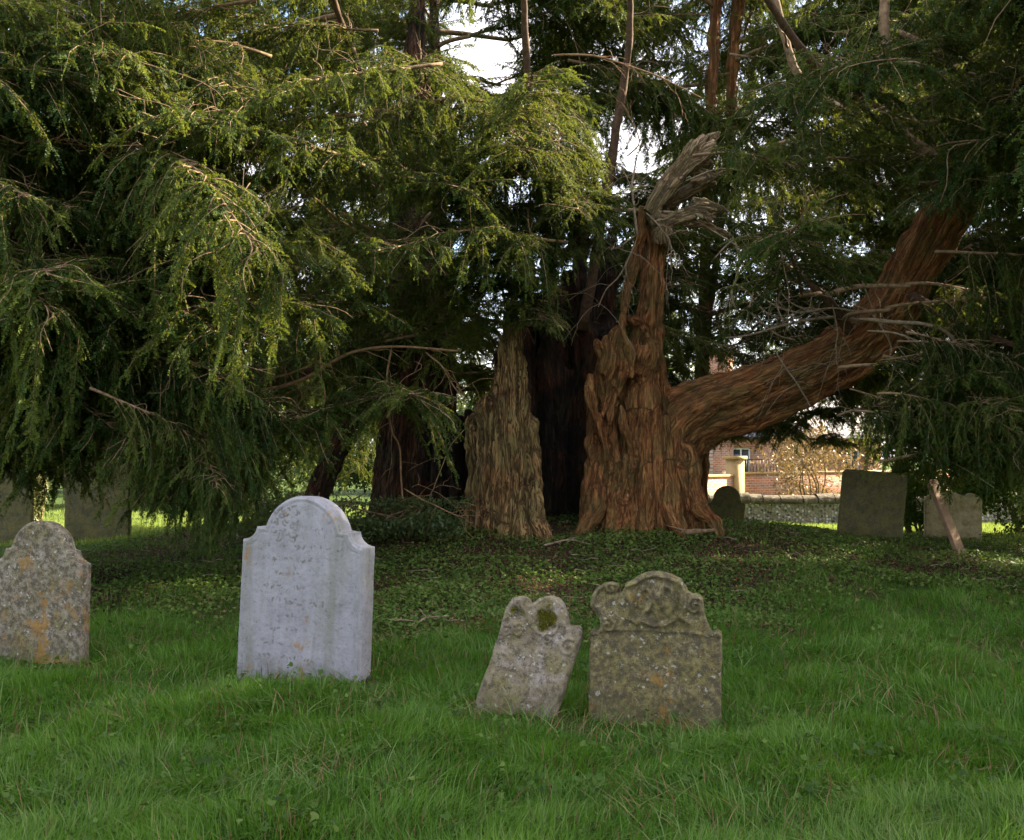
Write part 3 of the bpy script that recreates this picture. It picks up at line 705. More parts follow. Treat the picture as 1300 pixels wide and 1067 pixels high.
def make_bough(seed, weep, L=2.5, ll=.024, lw=.0064):
    g = np.random.default_rng(seed); r = random.Random(seed)
    k = np.linspace(0, 1, 14); x = k * L
    main = np.column_stack([x, .12 * np.sin(k * 4 + seed) * k, (.16 if not weep else .1) * x - (.085 if not weep else .15) * x ** 2 + .03 * np.sin(k * 9 + seed)])
    W_ = [(main, np.linspace(.022, .005, len(main)), 5)]
    O, D, SS, LL_, TT = [], [], [], [], []
    def sprays(poly, step, lo, hi, side0, base_t):
        seglen = np.linalg.norm(np.diff(poly, axis=0), axis=1); tot = seglen.sum(); cum = np.concatenate([[0], np.cumsum(seglen)])
        s = .06; sg = 1
        while s < tot:
            i = min(np.searchsorted(cum, s) - 1, len(poly) - 2); f = (s - cum[i]) / seglen[i]; p = poly[i] + (poly[i + 1] - poly[i]) * f
            T = nrm(poly[i + 1] - poly[i]); sd = nrm(np.cross(T, np.array([0, 0, 1.])) + 1e-6)
            a = R(r.uniform(28, 62)); d = T * math.cos(a) + sd * sg * math.sin(a) + np.array([r.gauss(0, .3), r.gauss(0, .3), r.gauss(-.3, .45)])
            d = nrm(d); ss = nrm(np.cross(d, np.array([r.gauss(0, .75), r.gauss(0, .75), 1.])))
            O.append(p); D.append(d); SS.append(ss); LL_.append(r.uniform(lo, hi) * (1 - .3 * s / tot)); TT.append(base_t + r.gauss(0, .1) + .12 * s / tot)
            sg = -sg; s += step * r.uniform(.6, 1.4)
        O.append(poly[-1]); D.append(nrm(poly[-1] - poly[-2])); SS.append(side0); LL_.append(hi); TT.append(base_t + .2)
    nsec = 27; side = np.array([0, 1., 0])
    for i in range(nsec * 2):
        u = .12 + .86 * (i + r.random()) / (nsec * 2); sg = 1 if i % 2 else -1
        j = u * (len(main) - 1); a = int(j); p = main[a] + (main[min(a + 1, len(main) - 1)] - main[a]) * (j - a)
        ang = R(r.uniform(32, 78)) * sg; ln = (.95 - .5 * u) * r.uniform(.55, 1.15) * (1 if not weep else .7)
        d = np.array([math.cos(ang), math.sin(ang), r.uniform(-.35, .45)])
        kk = np.linspace(0, 1, 7)
        dr = r.uniform(.1, .75) if not weep else r.uniform(.5, 1.3)
        poly = p + d * (kk * ln)[:, None] + DOWN * (dr * ln * kk ** 2)[:, None] + np.array([r.gauss(0, .04), r.gauss(0, .04), 0]) * np.sin(kk * 5)[:, None]
        W_.append((poly, np.linspace(.008, .0025, 7), 4))
        bt = .42 + r.gauss(0, .2)
        sprays(poly, .027, .07, .19, side, bt)
        if weep and r.random() < .8:       # long hanging twig
            hl = r.uniform(.4, 1.1); st = poly[r.randint(3, 6)]
            hp = st + np.array([r.gauss(0, .1), r.gauss(0, .1), 0]) * kk[:, None] + DOWN * (hl * kk)[:, None]
            W_.append((hp, np.linspace(.005, .002, 7), 3)); sprays(hp, .025, .07, .16, side, bt + .05)
    for k in range(9):                      # bare side twigs
        p = main[r.randint(2, 12)]; d = nrm(np.array([r.gauss(.3, .6), r.gauss(0, .7), r.gauss(.1, .6)])); ln = r.uniform(.35, .9); kk = np.linspace(0, 1, 8)
        tw = p + d * (kk * ln)[:, None] + DOWN * (.25 * ln * kk ** 2)[:, None] + np.array([r.gauss(0, .05), r.gauss(0, .05), r.gauss(0, .05)]) * np.sin(kk * 6)[:, None]
        W_.append((tw, np.linspace(.007, .0025, 8), 4)); e = tw[4]; d2 = nrm(d + np.array([r.gauss(0, .8), r.gauss(0, .8), r.gauss(0, .8)]))
        W_.append((e + d2 * (kk * ln * .4)[:, None], np.linspace(.004, .002, 8), 3))
    v, q, tn = needles(np.array(O), np.array(D), np.array(SS), np.array(LL_), np.array(TT), g, 13, ll, lw)
    me = npmesh('yew_spray_foliage', v, q, False, {'tint': tn})
    samp = v[g.integers(0, len(v), 90)]
    return W_, me, samp
PROTO = [make_bough(100 + i, False) for i in range(6)] + [make_bough(200 + i, True) for i in range(5)]
for w_, me, s_ in PROTO: me.materials.append(M['yew'])

cover = np.zeros((32, 40))            # how often each 40-pixel cell of the view is already leafed
def ylow(px):
    return np.interp(px, [-300, 0, 60, 100, 170, 240, 300, 340, 470, 505, 570, 592, 690, 735, 760, 800, 850, 900, 1050, 1085, 1130, 1250, 1300, 1600],
                     [655, 650, 630, 640, 660, 705, 640, 605, 620, 580, 540, 410, 430, 440, 345, 320, 340, 395, 400, 520, 625, 640, 610, 560])
SKYGAPS = [(598, 42, 20, 55, .015), (640, 75, 18, 22, .02), (800, 190, 20, 24, .015), (575, 385, 16, 26, .08)]
WINDOWS = [(800, 172, 912, 300, 13.2), (790, 300, 850, 480, 13.3), (850, 440, 1060, 560, 13.2), (592, 420, 690, 690, 12.6), (690, 440, 745, 690, 14.5), (745, 340, 880, 690, 13.2), (905, 598, 1085, 700, 30), (1060, 405, 1105, 480, 12.9), (1100, 330, 1180, 440, 12.7), (1165, 270, 1215, 330, 12.6), (1176, 606, 1236, 716, 13.9), (1180, 640, 1246, 690, 16), (897, -20, 944, 130, 18), (150, 560, 172, 605, 30), (38, 610, 82, 690, 30), (165, 645, 205, 690, 30)]
def ylow_back(px):
    return np.interp(px, [-300, 300, 480, 540, 605, 690, 840, 1090, 1130, 1600], [640, 625, 600, 500, 500, 570, 560, 575, 610, 610])
def ok(p, low=True, slack=.05):
    X, Yp_ = proj(p); y = p[:, 1]; n = len(p)
    inn = (X > -50) & (X < 1350) & (Yp_ > -50)
    if low and (inn & (Yp_ > np.where(y > 14.3, ylow_back(X), ylow(X)))).sum() > slack * n: return None
    for cx, cy_, a, b_, dl in SKYGAPS:
        if (((X - cx) / a) ** 2 + ((Yp_ - cy_) / b_) ** 2 < 1).sum() > dl * n: return None
    for x0, y0, x1, y1, dl in WINDOWS:
        if ((X > x0) & (X < x1) & (Yp_ > y0) & (Yp_ < y1) & (y < dl)).sum() > .008 * n: return None
    cx = np.clip((X + 150) // 40, 0, 39).astype(int); cy_ = np.clip((Yp_ + 300) // 40, 0, 31).astype(int)
    return cx, cy_
def leafy(tree, n, pick, hubs, axis_, seed, low=True, scale=(.85, 1.2), kinds=None, tries=14, lk=1., bark='branch', connect=True):
    g = np.random.default_rng(seed); base = Vector(tree.location); made = 0; fails = 0
    hp = np.vstack(hubs)
    while made < n and fails < n * 40:
        best = None
        for _ in range(tries):
            px, py, Y = pick(g); tgt = np.array(at(px, py, Y))
            ki = g.choice([0, 1, 2, 3, 4, 5, 0, 1, 2, 3, 4, 5, 8, 9]) if kinds is None else g.choice(kinds(px, py))
            az = math.atan2(tgt[1] - axis_[1], tgt[0] - axis_[0]) + g.normal(0, .45)
            sc = g.uniform(*scale); pitch = g.normal(-.05, .16); roll = g.normal(0, .18)
            Mx = Matrix.Rotation(az, 3, 'Z') @ Matrix.Rotation(-pitch, 3, 'Y') @ Matrix.Rotation(roll, 3, 'X')
            m3 = np.array(Mx) * sc
            samp = PROTO[ki][2] @ m3.T; orig = tgt - samp.mean(0)
            pts = samp + orig
            if (pts[:, 2] < ground(pts[:, 0], pts[:, 1]) + .15).sum() > 2 or (pts[:, 1] < 6.6).any(): continue
            c = ok(pts, low)
            if c is None: continue
            sc_ = cover[c[1], c[0]].mean()
            if best is None or sc_ < best[0]: best = (sc_, ki, Mx, sc, orig, c, m3, az)
        if best is None: fails += 1; continue
        _, ki, Mx, sc, orig, c, m3, az = best
        np.add.at(cover, (c[1], c[0]), .1)
        A = Acc()
        for poly, rad, seg in PROTO[ki][0]: A.tube(poly @ m3.T, np.asarray(rad) * sc, seg)
        if connect:
            dirx = np.array(Mx @ Vector((1, 0, 0)))
            j = np.argmin(((hp - orig) ** 2).sum(1) + 1.5 * np.abs(hp[:, 2] - orig[2]) + 8 * np.maximum(0, (hp - orig) @ dirx + .15)); h = hp[j] - orig; dist = np.linalg.norm(h)
            if .15 < dist < 1.7 and (-h @ dirx) / dist > .55:
                mid = h * .45 - dirx * min(.3, dist * .12) + np.array([0, 0, .04 * dist])
                cp = spline([h, mid, np.zeros(3), dirx * .06], 14); A.tube(cp, np.linspace(.03 + .006 * dist, .02, 14) * sc, 6)
        br = link('branch', A.mesh('branch', True), M[bark], tree, world=False); br.location = Vector(orig) - base
        fo = bpy.data.objects.new('foliage', PROTO[ki][1]); COL.objects.link(fo); fo.parent = br
        fo.rotation_euler = Mx.to_euler(); fo.scale = (sc, sc, sc)
        made += 1
    return made
AX = (.6, 14.6)
def kinds_w(px, py): return [6, 7, 8, 9, 10, 0, 1, 2, 3, 4] if (px < 330 and py > 150) or (px > 1060 and py > 380) else [0, 1, 2, 3, 4, 5, 0, 1, 2, 3, 4, 5, 6, 7]
def pick_main(g):
    u = g.random()
    if u < .34: return g.uniform(-150, 340), g.uniform(120, 640), g.uniform(9.0, 11.8)
    if u < .5: return g.uniform(1060, 1330), g.uniform(380, 610), g.uniform(10.2, 12.2)
    if u < .62: return g.uniform(330, 800), g.uniform(180, 560), g.uniform(11.0, 13.2)
    return g.uniform(-200, 1450), g.uniform(45, 330), g.uniform(9.5, 13.6)
n1 = leafy(YEW, 70, pick_main, HUBP, AX, 1, kinds=kinds_w)
def pick_small(g):
    if g.random() < .6: return g.uniform(670, 800), g.uniform(230, 420), g.uniform(12., 13.1)
    return g.uniform(585, 690), g.uniform(220, 400), g.uniform(12., 13.)
n1 += leafy(YEW, 10, lambda g: (g.uniform(1105, 1270), g.uniform(470, 600), g.uniform(10.4, 11.8)), HUBP, AX, 8, scale=(.5, .8), kinds=lambda a_, b_: [6, 7, 8, 9, 10, 2])
n1 += leafy(YEW, 18, pick_small, HUBP, AX, 7, scale=(.42, .7))
print('great yew boughs', n1)

def stem_tree(name, label, stems, group=None, material='bark_red', voxel=.05, nstr=6):
    c = stems[0][0]; b_ = at(c[0], c[1], c[2]); b_.z = gz(b_.x, b_.y)
    t = empty(name, b_, label, 'tree', group)
    hubs = []
    for k, st in enumerate(stems):
        fuse('trunk', strands(st, nstr, .65, .45, .5, 50 + k, 1., .08), M[material], t, voxel, .025, 1)
        hubs.append(spline([at(*p[:3]) for p in st], 40)[12:])
    return t, hubs
BG = 'yews growing behind the great hollow yew'
# two-stemmed yew behind, its upper stems catching the sun
t2, h2 = stem_tree('yew_tree', 'slender yew with two reddish upright stems, behind the broken top of the hollow yew', [
    [(889, 660, 18.2, .2), (889, 600, 18.2, .17), (891, 480, 18.2, .14), (895, 330, 18.2, .12), (900, 200, 18.2, .12), (904, 90, 18.2, .12), (911, -20, 18.2, .11), (920, -160, 18.2, .06)],
    [(896, 440, 18.3, .06), (914, 290, 18.4, .09), (928, 170, 18.5, .105), (932, 60, 18.5, .11), (944, -40, 18.5, .1), (962, -160, 18.5, .05)]], BG)
n2 = leafy(t2, 80, lambda g: (g.uniform(730, 1200), g.uniform(-60, 520), g.uniform(16, 20.5)), h2, (4, 18.2), 2)
n2 += leafy(t2, 12, lambda g: (g.uniform(890, 1080), g.uniform(525, 575), g.uniform(15, 17)), h2, (4, 18.2), 22, scale=(.35, .6))
# left one, trunk hidden
t3, h3 = stem_tree('yew_tree', 'dark broad yew behind the hanging branches on the left', [
    [(122, 668, 20, .36), (124, 600, 20, .32), (130, 450, 20, .28), (150, 250, 20, .24), (140, 0, 20, .15)]], BG, 'bark_dark')
n3 = leafy(t3, 74, lambda g: (g.uniform(-180, 560), g.uniform(-60, 590), g.uniform(17.5, 22)), h3, (-6.3, 20), 3, scale=(1., 1.45))
# one behind the middle
t6, h6 = stem_tree('yew_tree', 'dense yew behind the middle of the hollow yew', [
    [(560, 680, 17.4, .34), (562, 560, 17.4, .28), (560, 350, 17.4, .22), (552, 100, 17.4, .14), (550, -100, 17.4, .07)]], BG, 'bark_dark')
n6 = leafy(t6, 60, lambda g: (g.uniform(360, 900), g.uniform(-40, 560), g.uniform(15.2, 19)), h6, (-1, 17.4), 6, scale=(.9, 1.3))
# right one
t4, h4 = stem_tree('yew_tree', 'tall yew at the right edge behind the huge bough', [
    [(1385, 690, 17, .4), (1380, 560, 17, .34), (1372, 350, 17, .28), (1370, 100, 17, .22), (1360, -200, 17, .12)]], BG, 'bark_dark')
n4 = leafy(t4, 14, lambda g: (g.uniform(1010, 1420), g.uniform(-80, 190), g.uniform(9.4, 11)), h4, (9.5, 17), 14, scale=(.8, 1.1))
n4 += leafy(t4, 76, lambda g: (g.uniform(1030, 1700), g.uniform(0, 590), g.uniform(14.5, 19.5)), h4, (9.5, 17), 4, scale=(.95, 1.4))
# added yew off the left side, carrying hanging branches of the hollow yew
t7 = empty('yew_tree', (-7.6, 10.4, gz(-7.6, 10.4)), 'added yew at the left edge, bearing hollow yew branches that droop over the orange-lichened headstone', 'tree', BG)
st = spline([(-7.6, 10.4, -.2, .42), (-7.5, 10.3, 1.5, .34), (-7.2, 10.3, 4, .26), (-7., 10.3, 6.5, .1)], 24)
A = Acc(); A.tube(st[:, :3], st[:, 3], 12, wob=.06); link('trunk', A.mesh('trunk', True), M['branch'], t7)
h7 = [st[6:, :3], spline([at(-290, 200, 10.4), at(-80, 120, 10), at(100, 110, 9.8), at(240, 160, 9.8)], 30), spline([at(-300, 380, 10.3), at(-80, 330, 9.8), at(120, 340, 9.4)], 30)]
for h in h7[1:]:
    A = Acc(); A.tube(h, np.linspace(.08, .02, 30), 8, wob=.06); link('limb', A.mesh('limb', True), M['limb'], t7)
n7 = leafy(t7, 44, lambda g: (g.uniform(-260, 270), g.uniform(60, 620), g.uniform(8.8, 11.6)), h7, (-7.4, 10.4), 17, kinds=kinds_w)
n7 += leafy(t7, 16, lambda g: (g.uniform(-200, 520), g.uniform(-130, 60), g.uniform(9.5, 13)), h7, (-7.4, 10.4), 37)
n7 += leafy(t7, 4, lambda g: (g.uniform(195, 265), g.uniform(590, 640), g.uniform(8.9, 9.8)), h7, (-7.4, 10.4), 27, scale=(.5, .75), kinds=lambda a_, b_: [6, 7, 8, 9, 10])
# unseen yew added off the right side to shade the near grass
t5 = empty('yew_tree', (11.5, 10.2, gz(11.5, 10.2)), 'unseen spreading yew added off the right side to shade the near grass', 'tree', BG)
st = spline([(11.5, 10.2, -.2, .5), (11.4, 10.2, 1.5, .4), (11.6, 10.1, 4, .3), (11.5, 10.3, 7.5, .12)], 24)
A = Acc(); A.tube(st[:, :3], st[:, 3], 12, wob=.06); link('trunk', A.mesh('trunk', True), M['branch'], t5)
def pick5(g):
    x, y, z = (g.normal(11., 2.0), g.normal(8.6, 3.2), g.uniform(2.0, 9.)) if g.random() < .5 else (g.normal(7.1, 1.5), g.normal(6.8, 1.6), g.uniform(3., 7.)); y = max(y, 3.); return CX + x / y * FOC, HY - (z - EYE) / y * FOC, y
n5 = leafy(t5, 96, pick5, [st[6:, :3]], (11.5, 10.2), 5, scale=(1.3, 1.8), tries=3)
print('others', n2, n3, n4, n5, n6, n7)

# ------------------------------------------------------------------ bare branches in front (traced, each at its own depth)
def wiggle(pts, n, amp, seed):
    q = spline(pts, n); g = np.random.default_rng(seed); k = np.linspace(0, 1, n)
    for f in (5, 11, 21): q[:, :3] += amp * 4 / f * np.sin(k[:, None] * f + g.uniform(0, 6, 3)) * np.minimum(1, k * 4)[:, None]
    return q
def bare(pts, r0, r1, Y, seed, twigs=4, mat_='branch_warm', name='branch', dY=0., tw=.5):
    """a branch through photo points, with side twigs"""
    n = len(pts); P3 = [at(p[0], p[1], (p[2] if len(p) > 2 else Y + dY * i / max(1, n - 1))) for i, p in enumerate(pts)]
    q = wiggle(P3, 10 * n, .012, seed); A = Acc(); A.tube(q, np.linspace(r0, r1, len(q)) * np.minimum(1, .22 + .9 * np.sqrt(np.linspace(0, 1, len(q)) * 9)), 7, wob=.07)
    r = random.Random(seed)
    for k in range(twigs):
        i = r.randint(len(q) // 5, len(q) - 2); T = nrm(q[i + 1] - q[i]); d = nrm(T * .7 + np.array([r.gauss(0, .7), r.gauss(0, .5), r.gauss(-.05, .7)]))
        L = r.uniform(.5, 1.2) * tw; tp = wiggle([q[i], q[i] + d * L * .5, q[i] + d * L + DOWN * L * .25], 12, .016, seed * 31 + k)
        rr_ = (r0 + (r1 - r0) * i / len(q)) * .5; A.tube(tp, np.linspace(max(rr_, .004), .0025, 12), 5)
        if r.random() < .7:
            j = r.randint(4, 9); d2 = nrm(d + np.array([r.gauss(0, .8), r.gauss(0, .4), r.gauss(0, .8)]))
            A.tube(wiggle([tp[j], tp[j] + d2 * L * .2, tp[j] + d2 * L * .45], 8, .01, k), np.linspace(.0045, .002, 8), 4)
    return link(name, A.mesh(name, True), M[mat_], YEW)
B = [
 ([(40, 75), (110, 95), (170, 118), (205, 122), (240, 145)], .022, .008, 9.4), ([(145, 60), (172, 78), (195, 102), (215, 130)], .02, .008, 9.3), ([(0, 172), (28, 183), (60, 178), (82, 168)], .016, .007, 9.0),
 ([(28, 250), (55, 282), (72, 296), (100, 318), (130, 330)], .035, .015, 10.2), ([(104, 0), (106, 40), (105, 76)], .018, .01, 9.2), ([(265, 165), (295, 178), (325, 203), (358, 224), (392, 246), (430, 280), (470, 305)], .028, .016, 11.2),
 ([(290, 335), (310, 318), (334, 308), (345, 285)], .014, .006, 10.2), ([(280, 262), (320, 256), (350, 258)], .013, .005, 10.), ([(510, 85), (530, 110), (556, 135), (560, 165)], .024, .012, 12.4), ([(492, 60), (478, 95), (466, 115)], .02, .01, 12.4),
 ([(458, 150), (485, 185), (518, 218), (545, 245), (580, 275)], .022, .009, 12.2), ([(430, 268), (462, 288), (478, 292), (500, 320)], .03, .012, 11.8), ([(565, 250), (530, 280), (490, 315), (470, 330)], .014, .006, 11.9),
 ([(285, 502), (340, 494), (385, 482), (420, 462), (450, 448), (500, 440), (580, 446)], .034, .016, 11.8), ([(330, 484), (385, 468), (410, 455)], .018, .008, 11.6), ([(540, 447), (560, 465), (577, 492), (590, 510)], .016, .008, 12.),
 ([(497, 442), (491, 480), (492, 520), (497, 550), (508, 570), (510, 610), (512, 632)], .018, .012, 11.9), ([(512, 620), (545, 640), (580, 655), (592, 650)], .012, .008, 11.9), ([(402, 470), (412, 500), (405, 540), (404, 568), (425, 590)], .015, .007, 11.3),
 ([(312, 500), (335, 515), (340, 535), (352, 545)], .013, .006, 11.), ([(242, 562), (260, 552), (258, 575), (285, 590)], .012, .005, 10.6), ([(590, 545), (570, 570), (552, 615), (545, 630)], .009, .006, 12.3),
 ([(640, 220), (642, 250), (640, 285), (622, 330)], .016, .008, 12.6), ([(545, 338), (600, 335), (640, 330), (690, 290)], .012, .006, 12.3), ([(700, 70), (760, 72), (830, 95), (890, 125)], .02, .01, 12.6),
 ([(795, 200), (812, 180), (800, 150), (788, 130)], .014, .006, 13.),
]
for k, (pts, r0, r1, Y) in enumerate(B): bare(pts, r0 * .8, r1 * .8, Y + (.5 if pts[0][1] < 400 else 0), 300 + k, 6)
# pale dead twigs round the broken top and over the huge bough
D_ = [
 ([(809, 300), (806, 262), (802, 240), (806, 205)], .018, .01, 13.2), ([(806, 300), (780, 315), (745, 308), (712, 302)], .014, .007, 13.), ([(778, 232), (758, 252), (748, 275), (746, 300)], .011, .008, 12.9), ([(808, 305), (790, 345), (770, 370), (758, 390)], .012, .006, 13.1),
 ([(930, 300), (938, 325), (934, 352), (928, 370), (935, 392), (952, 398), (985, 425), (1010, 432)], .02, .008, 13.2), ([(933, 360), (950, 372), (958, 385), (975, 370), (1000, 365)], .014, .006, 13.1), ([(958, 385), (980, 400), (1010, 404), (1030, 385), (1026, 345)], .01, .005, 13.),
 ([(1100, 408), (1050, 402), (1000, 412), (960, 425), (920, 430)], .022, .01, 13.), ([(1110, 400), (1060, 392), (1010, 398), (970, 380), (945, 350)], .014, .006, 12.8), ([(1090, 405), (1130, 408), (1170, 410), (1200, 420), (1216, 440), (1212, 456), (1196, 468)], .026, .018, 11.6),
 ([(1100, 420), (1140, 425), (1180, 440), (1215, 470), (1228, 500)], .014, .007, 11.5), ([(1196, 455), (1160, 450), (1120, 458)], .013, .006, 11.5), ([(1222, 510), (1235, 500), (1244, 492)], .02, .016, 11.2), ([(1200, 522), (1222, 510), (1244, 498)], .022, .014, 11.2),
 ([(985, 448), (1000, 470), (1020, 500), (1028, 515)], .013, .009, 13.1), ([(1055, 380), (1064, 420), (1060, 445), (1062, 462)], .01, .006, 12.8), ([(1090, 340), (1100, 375), (1112, 400), (1118, 412)], .012, .007, 12.8), ([(870, 230), (920, 215), (980, 228), (1030, 230)], .012, .006, 12.9),
 ([(905, 330), (940, 300), (1000, 305), (1060, 310), (1110, 320)], .012, .006, 12.9), ([(900, 290), (960, 330), (1000, 380), (1040, 405)], .01, .005, 12.9), ([(820, 270), (850, 305), (852, 335)], .01, .004, 13.), ([(945, 420), (960, 360), (985, 310), (1020, 290)], .01, .004, 12.7),
 ([(1120, 470), (1130, 440), (1105, 400), (1080, 385), (1040, 372)], .012, .005, 12.4), ([(1000, 420), (985, 380), (1000, 345), (1040, 340), (1075, 352)], .009, .004, 12.7),
]
for k, (pts, r0, r1, Y) in enumerate(D_): bare(pts, r0, r1, Y, 500 + k, 7, 'dead_twig', 'dead_branch', tw=.6)
# arching branches at the upper right
for k, (pts, r0, r1, Y) in enumerate([([(1125, -60), (1122, 60), (1128, 130), (1150, 175), (1185, 200), (1205, 225), (1225, 250)], .06, .085, 12.6), ([(975, -40), (1000, 60), (1020, 105), (1060, 130), (1110, 145), (1135, 155)], .05, .045, 12.7),
                                      ([(1150, 190), (1180, 205), (1172, 215), (1195, 230), (1215, 255), (1250, 252)], .03, .02, 12.5), ([(1195, 228), (1160, 238), (1120, 236), (1060, 240)], .028, .012, 12.5), ([(1140, 40), (1200, 70), (1240, 105)], .04, .05, 12.7)]):
    bare(pts, r0, r1, Y, 700 + k, 5, 'branch')

# ------------------------------------------------------------------ leaf clump shrubs, hedges, far trees
def clump(A, c, rad, n, size, g, lobes=9, jitter=.55, lo=.1, hi=.9, elong=1.6):
    c = np.asarray(c, float); rad = np.asarray(rad, float)
    d = nrm(g.normal(size=(lobes, 3))); lc = d * g.uniform(.35, .95, (lobes, 1)); lr = g.uniform(.25, .5, lobes); lt = g.uniform(lo, hi, lobes)
    k = g.integers(0, lobes, n); p = lc[k] + nrm(g.normal(size=(n, 3))) * (lr[k] * g.random(n) ** .45)[:, None]
    p = c + p * rad
    ld = nrm(g.normal(size=(n, 3)) + DOWN * .25); wd = nrm(np.cross(ld, g.normal(size=(n, 3))))
    s = (size * g.uniform(.6, 1.4, n))[:, None]
    v = np.stack([p, p + ld * s * .5 * elong + wd * s * .35, p + ld * s * elong, p + ld * s * .5 * elong - wd * s * .35], 1)
    v[..., 2] = np.maximum(v[..., 2], ground(v[..., 0], v[..., 1]) - .02)
    A.add(v.reshape(-1, 3), np.arange(n * 4).reshape(-1, 4), None, np.repeat(np.clip(lt[k] * .5 + g.uniform(0, .5, n), 0, 1), 4))
def shrub(name, label, cat, px, Y, wd, ht, n, size, material, seed, group=None, stem=True, dp=None, lobes=10):
    x = (px - CX) / FOC * Y; z = gz(x, Y); t = empty(name, (x, Y, z), label, cat, group); g = np.random.default_rng(seed)
    A = Acc(); clump(A, (x, Y, z + ht * .52), (wd / 2, dp or wd / 2, ht * .52), n, size, g, lobes)
    link('foliage', A.mesh('foliage'), M[material], t)
    A = Acc(); r = random.Random(seed)
    for k in range(6): A.tube(wiggle([(x + r.gauss(0, .08), Y + r.gauss(0, .08), z - .1), (x + r.gauss(0, wd * .12), Y, z + ht * .4), (x + r.gauss(0, wd * .25), Y + r.gauss(0, wd * .1), z + ht * .85)], 10, .01, k), np.linspace(.03, .008, 10), 5)
    link('stem', A.mesh('stem', True), M['branch'], t)
    return t
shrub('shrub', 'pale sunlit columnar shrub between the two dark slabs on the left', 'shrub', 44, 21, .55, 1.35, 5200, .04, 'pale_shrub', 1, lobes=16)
shrub('ivy_bush', 'dark ivy-covered bush between the tilted dark stone and the pale buff one', 'bush', 1158, 18.3, 1.1, 1.3, 9000, .05, 'ivy', 2, lobes=14)
shrub('ivy_bush', 'dark evergreen bush filling the right edge behind the pale buff stone', 'bush', 1300, 18.6, 2.6, 2.4, 22000, .055, 'ivy', 3, lobes=22)
shrub('shrub', 'low green shoots sprouting at the foot of the dark left stem', 'shrub', 520, 12.6, 1.6, .5, 5000, .034, 'shrub', 4, lobes=16)
shrub('shrub', 'low dark shoots behind the tall pale headstone', 'shrub', 395, 12.4, 1.9, .7, 7000, .034, 'shrub', 5, lobes=16)
shrub('shrub', 'brown twiggy winter shrub hanging over the flint wall', 'shrub', 1030, 27.5, 2.6, 2.5, 5200, .06, 'twig_shrub', 6, lobes=18)
shrub('shrub', 'sunlit twiggy shrub to the right of the huge trunk, behind the flint wall', 'shrub', 866, 27, 1.6, 1.7, 4200, .06, 'twig_shrub', 7, lobes=14)
for k, (px, Y, wd, ht) in enumerate([(-40, 33, 9, 3.4), (170, 35, 8, 3.0), (330, 33, 8, 3.6), (500, 36, 9, 3.2), (650, 35, 8, 2.6), (780, 36, 6, 3.0)]):
    lab = ['dark hedge bush at the far left end of the sunlit lawn', 'hedge bush beyond the lawn behind the wide dark headstone', 'hedge bush beyond the lawn above the pale headstone', 'hedge bush behind the dark left stem of the yew', 'hedge bush seen through the hollow yew', 'hedge bush behind the right-hand stem of the yew'][k]
    shrub('hedge_bush', lab, 'bush', px, Y, wd, ht, 15000, .11, 'shrub', 20 + k, 'hedge bushes along the far side of the lawn', lobes=26, dp=1.6)
TL = ['far left tree above the hedge', 'far tree above the hedge, behind the hanging branches on the left', 'far tree above the hedge, behind the dark left stem', 'far tree glimpsed through the hollow yew', 'far tree behind the broken top', 'far tree behind the roof of the house', 'far tree at the right edge behind the bough']
for k, (px, Y, wd, ht) in enumerate([(-60, 44, 9, 7), (180, 48, 10, 8), (420, 46, 9, 8), (640, 50, 9, 5), (800, 47, 8, 7.5), (1010, 56, 10, 8), (1240, 45, 10, 6)]):
    shrub('tree', TL[k], 'tree', px, Y, wd, ht, 16000, .15, 'shrub', 40 + k, 'trees beyond the churchyard', lobes=24)

# ------------------------------------------------------------------ flint wall, brick wall, house
m, nt = mat('flint_wall'); b = NB(nt); c0 = b.coord()
vd = b.voro(c0, 14); vc = b.voro(c0, 14, 'Color'); sp = b.n('ShaderNodeSeparateColor'); b.l(vc, sp.inputs[0])
fl = b.ramp(sp.outputs[0], [(.15, (.06, .06, .06)), (.5, (.22, .2, .18)), (.8, (.55, .53, .5))])
b.out(b.mix(b.ramp(vd, [(.38, 0.), (.52, 1.)]), fl, (.26, .22, .16)), .6, b.bump(b.math('SUBTRACT', 1., vd), .03), .4); M['flint'] = m
m, nt = mat('mossy_coping'); b = NB(nt); n = b.noise(b.coord(), 9, 7, .7)
b.out(b.ramp(n, [(.35, (.06, .05, .03)), (.55, (.16, .13, .08)), (.7, (.36, .33, .28))]), .9, b.bump(n, .03)); M['coping'] = m
m, nt = mat('red_brick'); b = NB(nt)
br = b.n('ShaderNodeTexBrick'); b.l(b.n('ShaderNodeTexCoord').outputs['UV'], br.inputs[0]) if False else None
mp = b.n('ShaderNodeMapping'); b.l(b.coord(), mp.inputs[0]); mp.inputs['Rotation'].default_value = (R(90), 0, 0); b.l(mp.outputs[0], br.inputs[0])
br.inputs['Color1'].default_value = (.36, .13, .06, 1); br.inputs['Color2'].default_value = (.48, .22, .11, 1); br.inputs['Mortar'].default_value = (.45, .4, .33, 1)
br.inputs['Scale'].default_value = 1.; br.inputs['Brick Width'].default_value = .225; br.inputs['Row Height'].default_value = .075; br.inputs['Mortar Size'].default_value = .01
nz = b.noise(b.coord(), 5, 6, .7)
b.out(b.mix(b.ramp(nz, [(.4, 0.), (.7, .5)]), br.outputs[0], (.24, .12, .07)), .85, b.bump(br.outputs[1], -.01)); M['brick'] = m
M['cream'] = wood_mat('cream_render', (.38, .25, .11), (.48, .34, .17), 4)
M['white_paint'] = wood_mat('white_paint', (.7, .7, .68), (.8, .8, .78), 4)
m, nt = mat('slate_roof'); b = NB(nt); br = b.n('ShaderNodeTexBrick'); b.l(b.coord(), br.inputs[0])
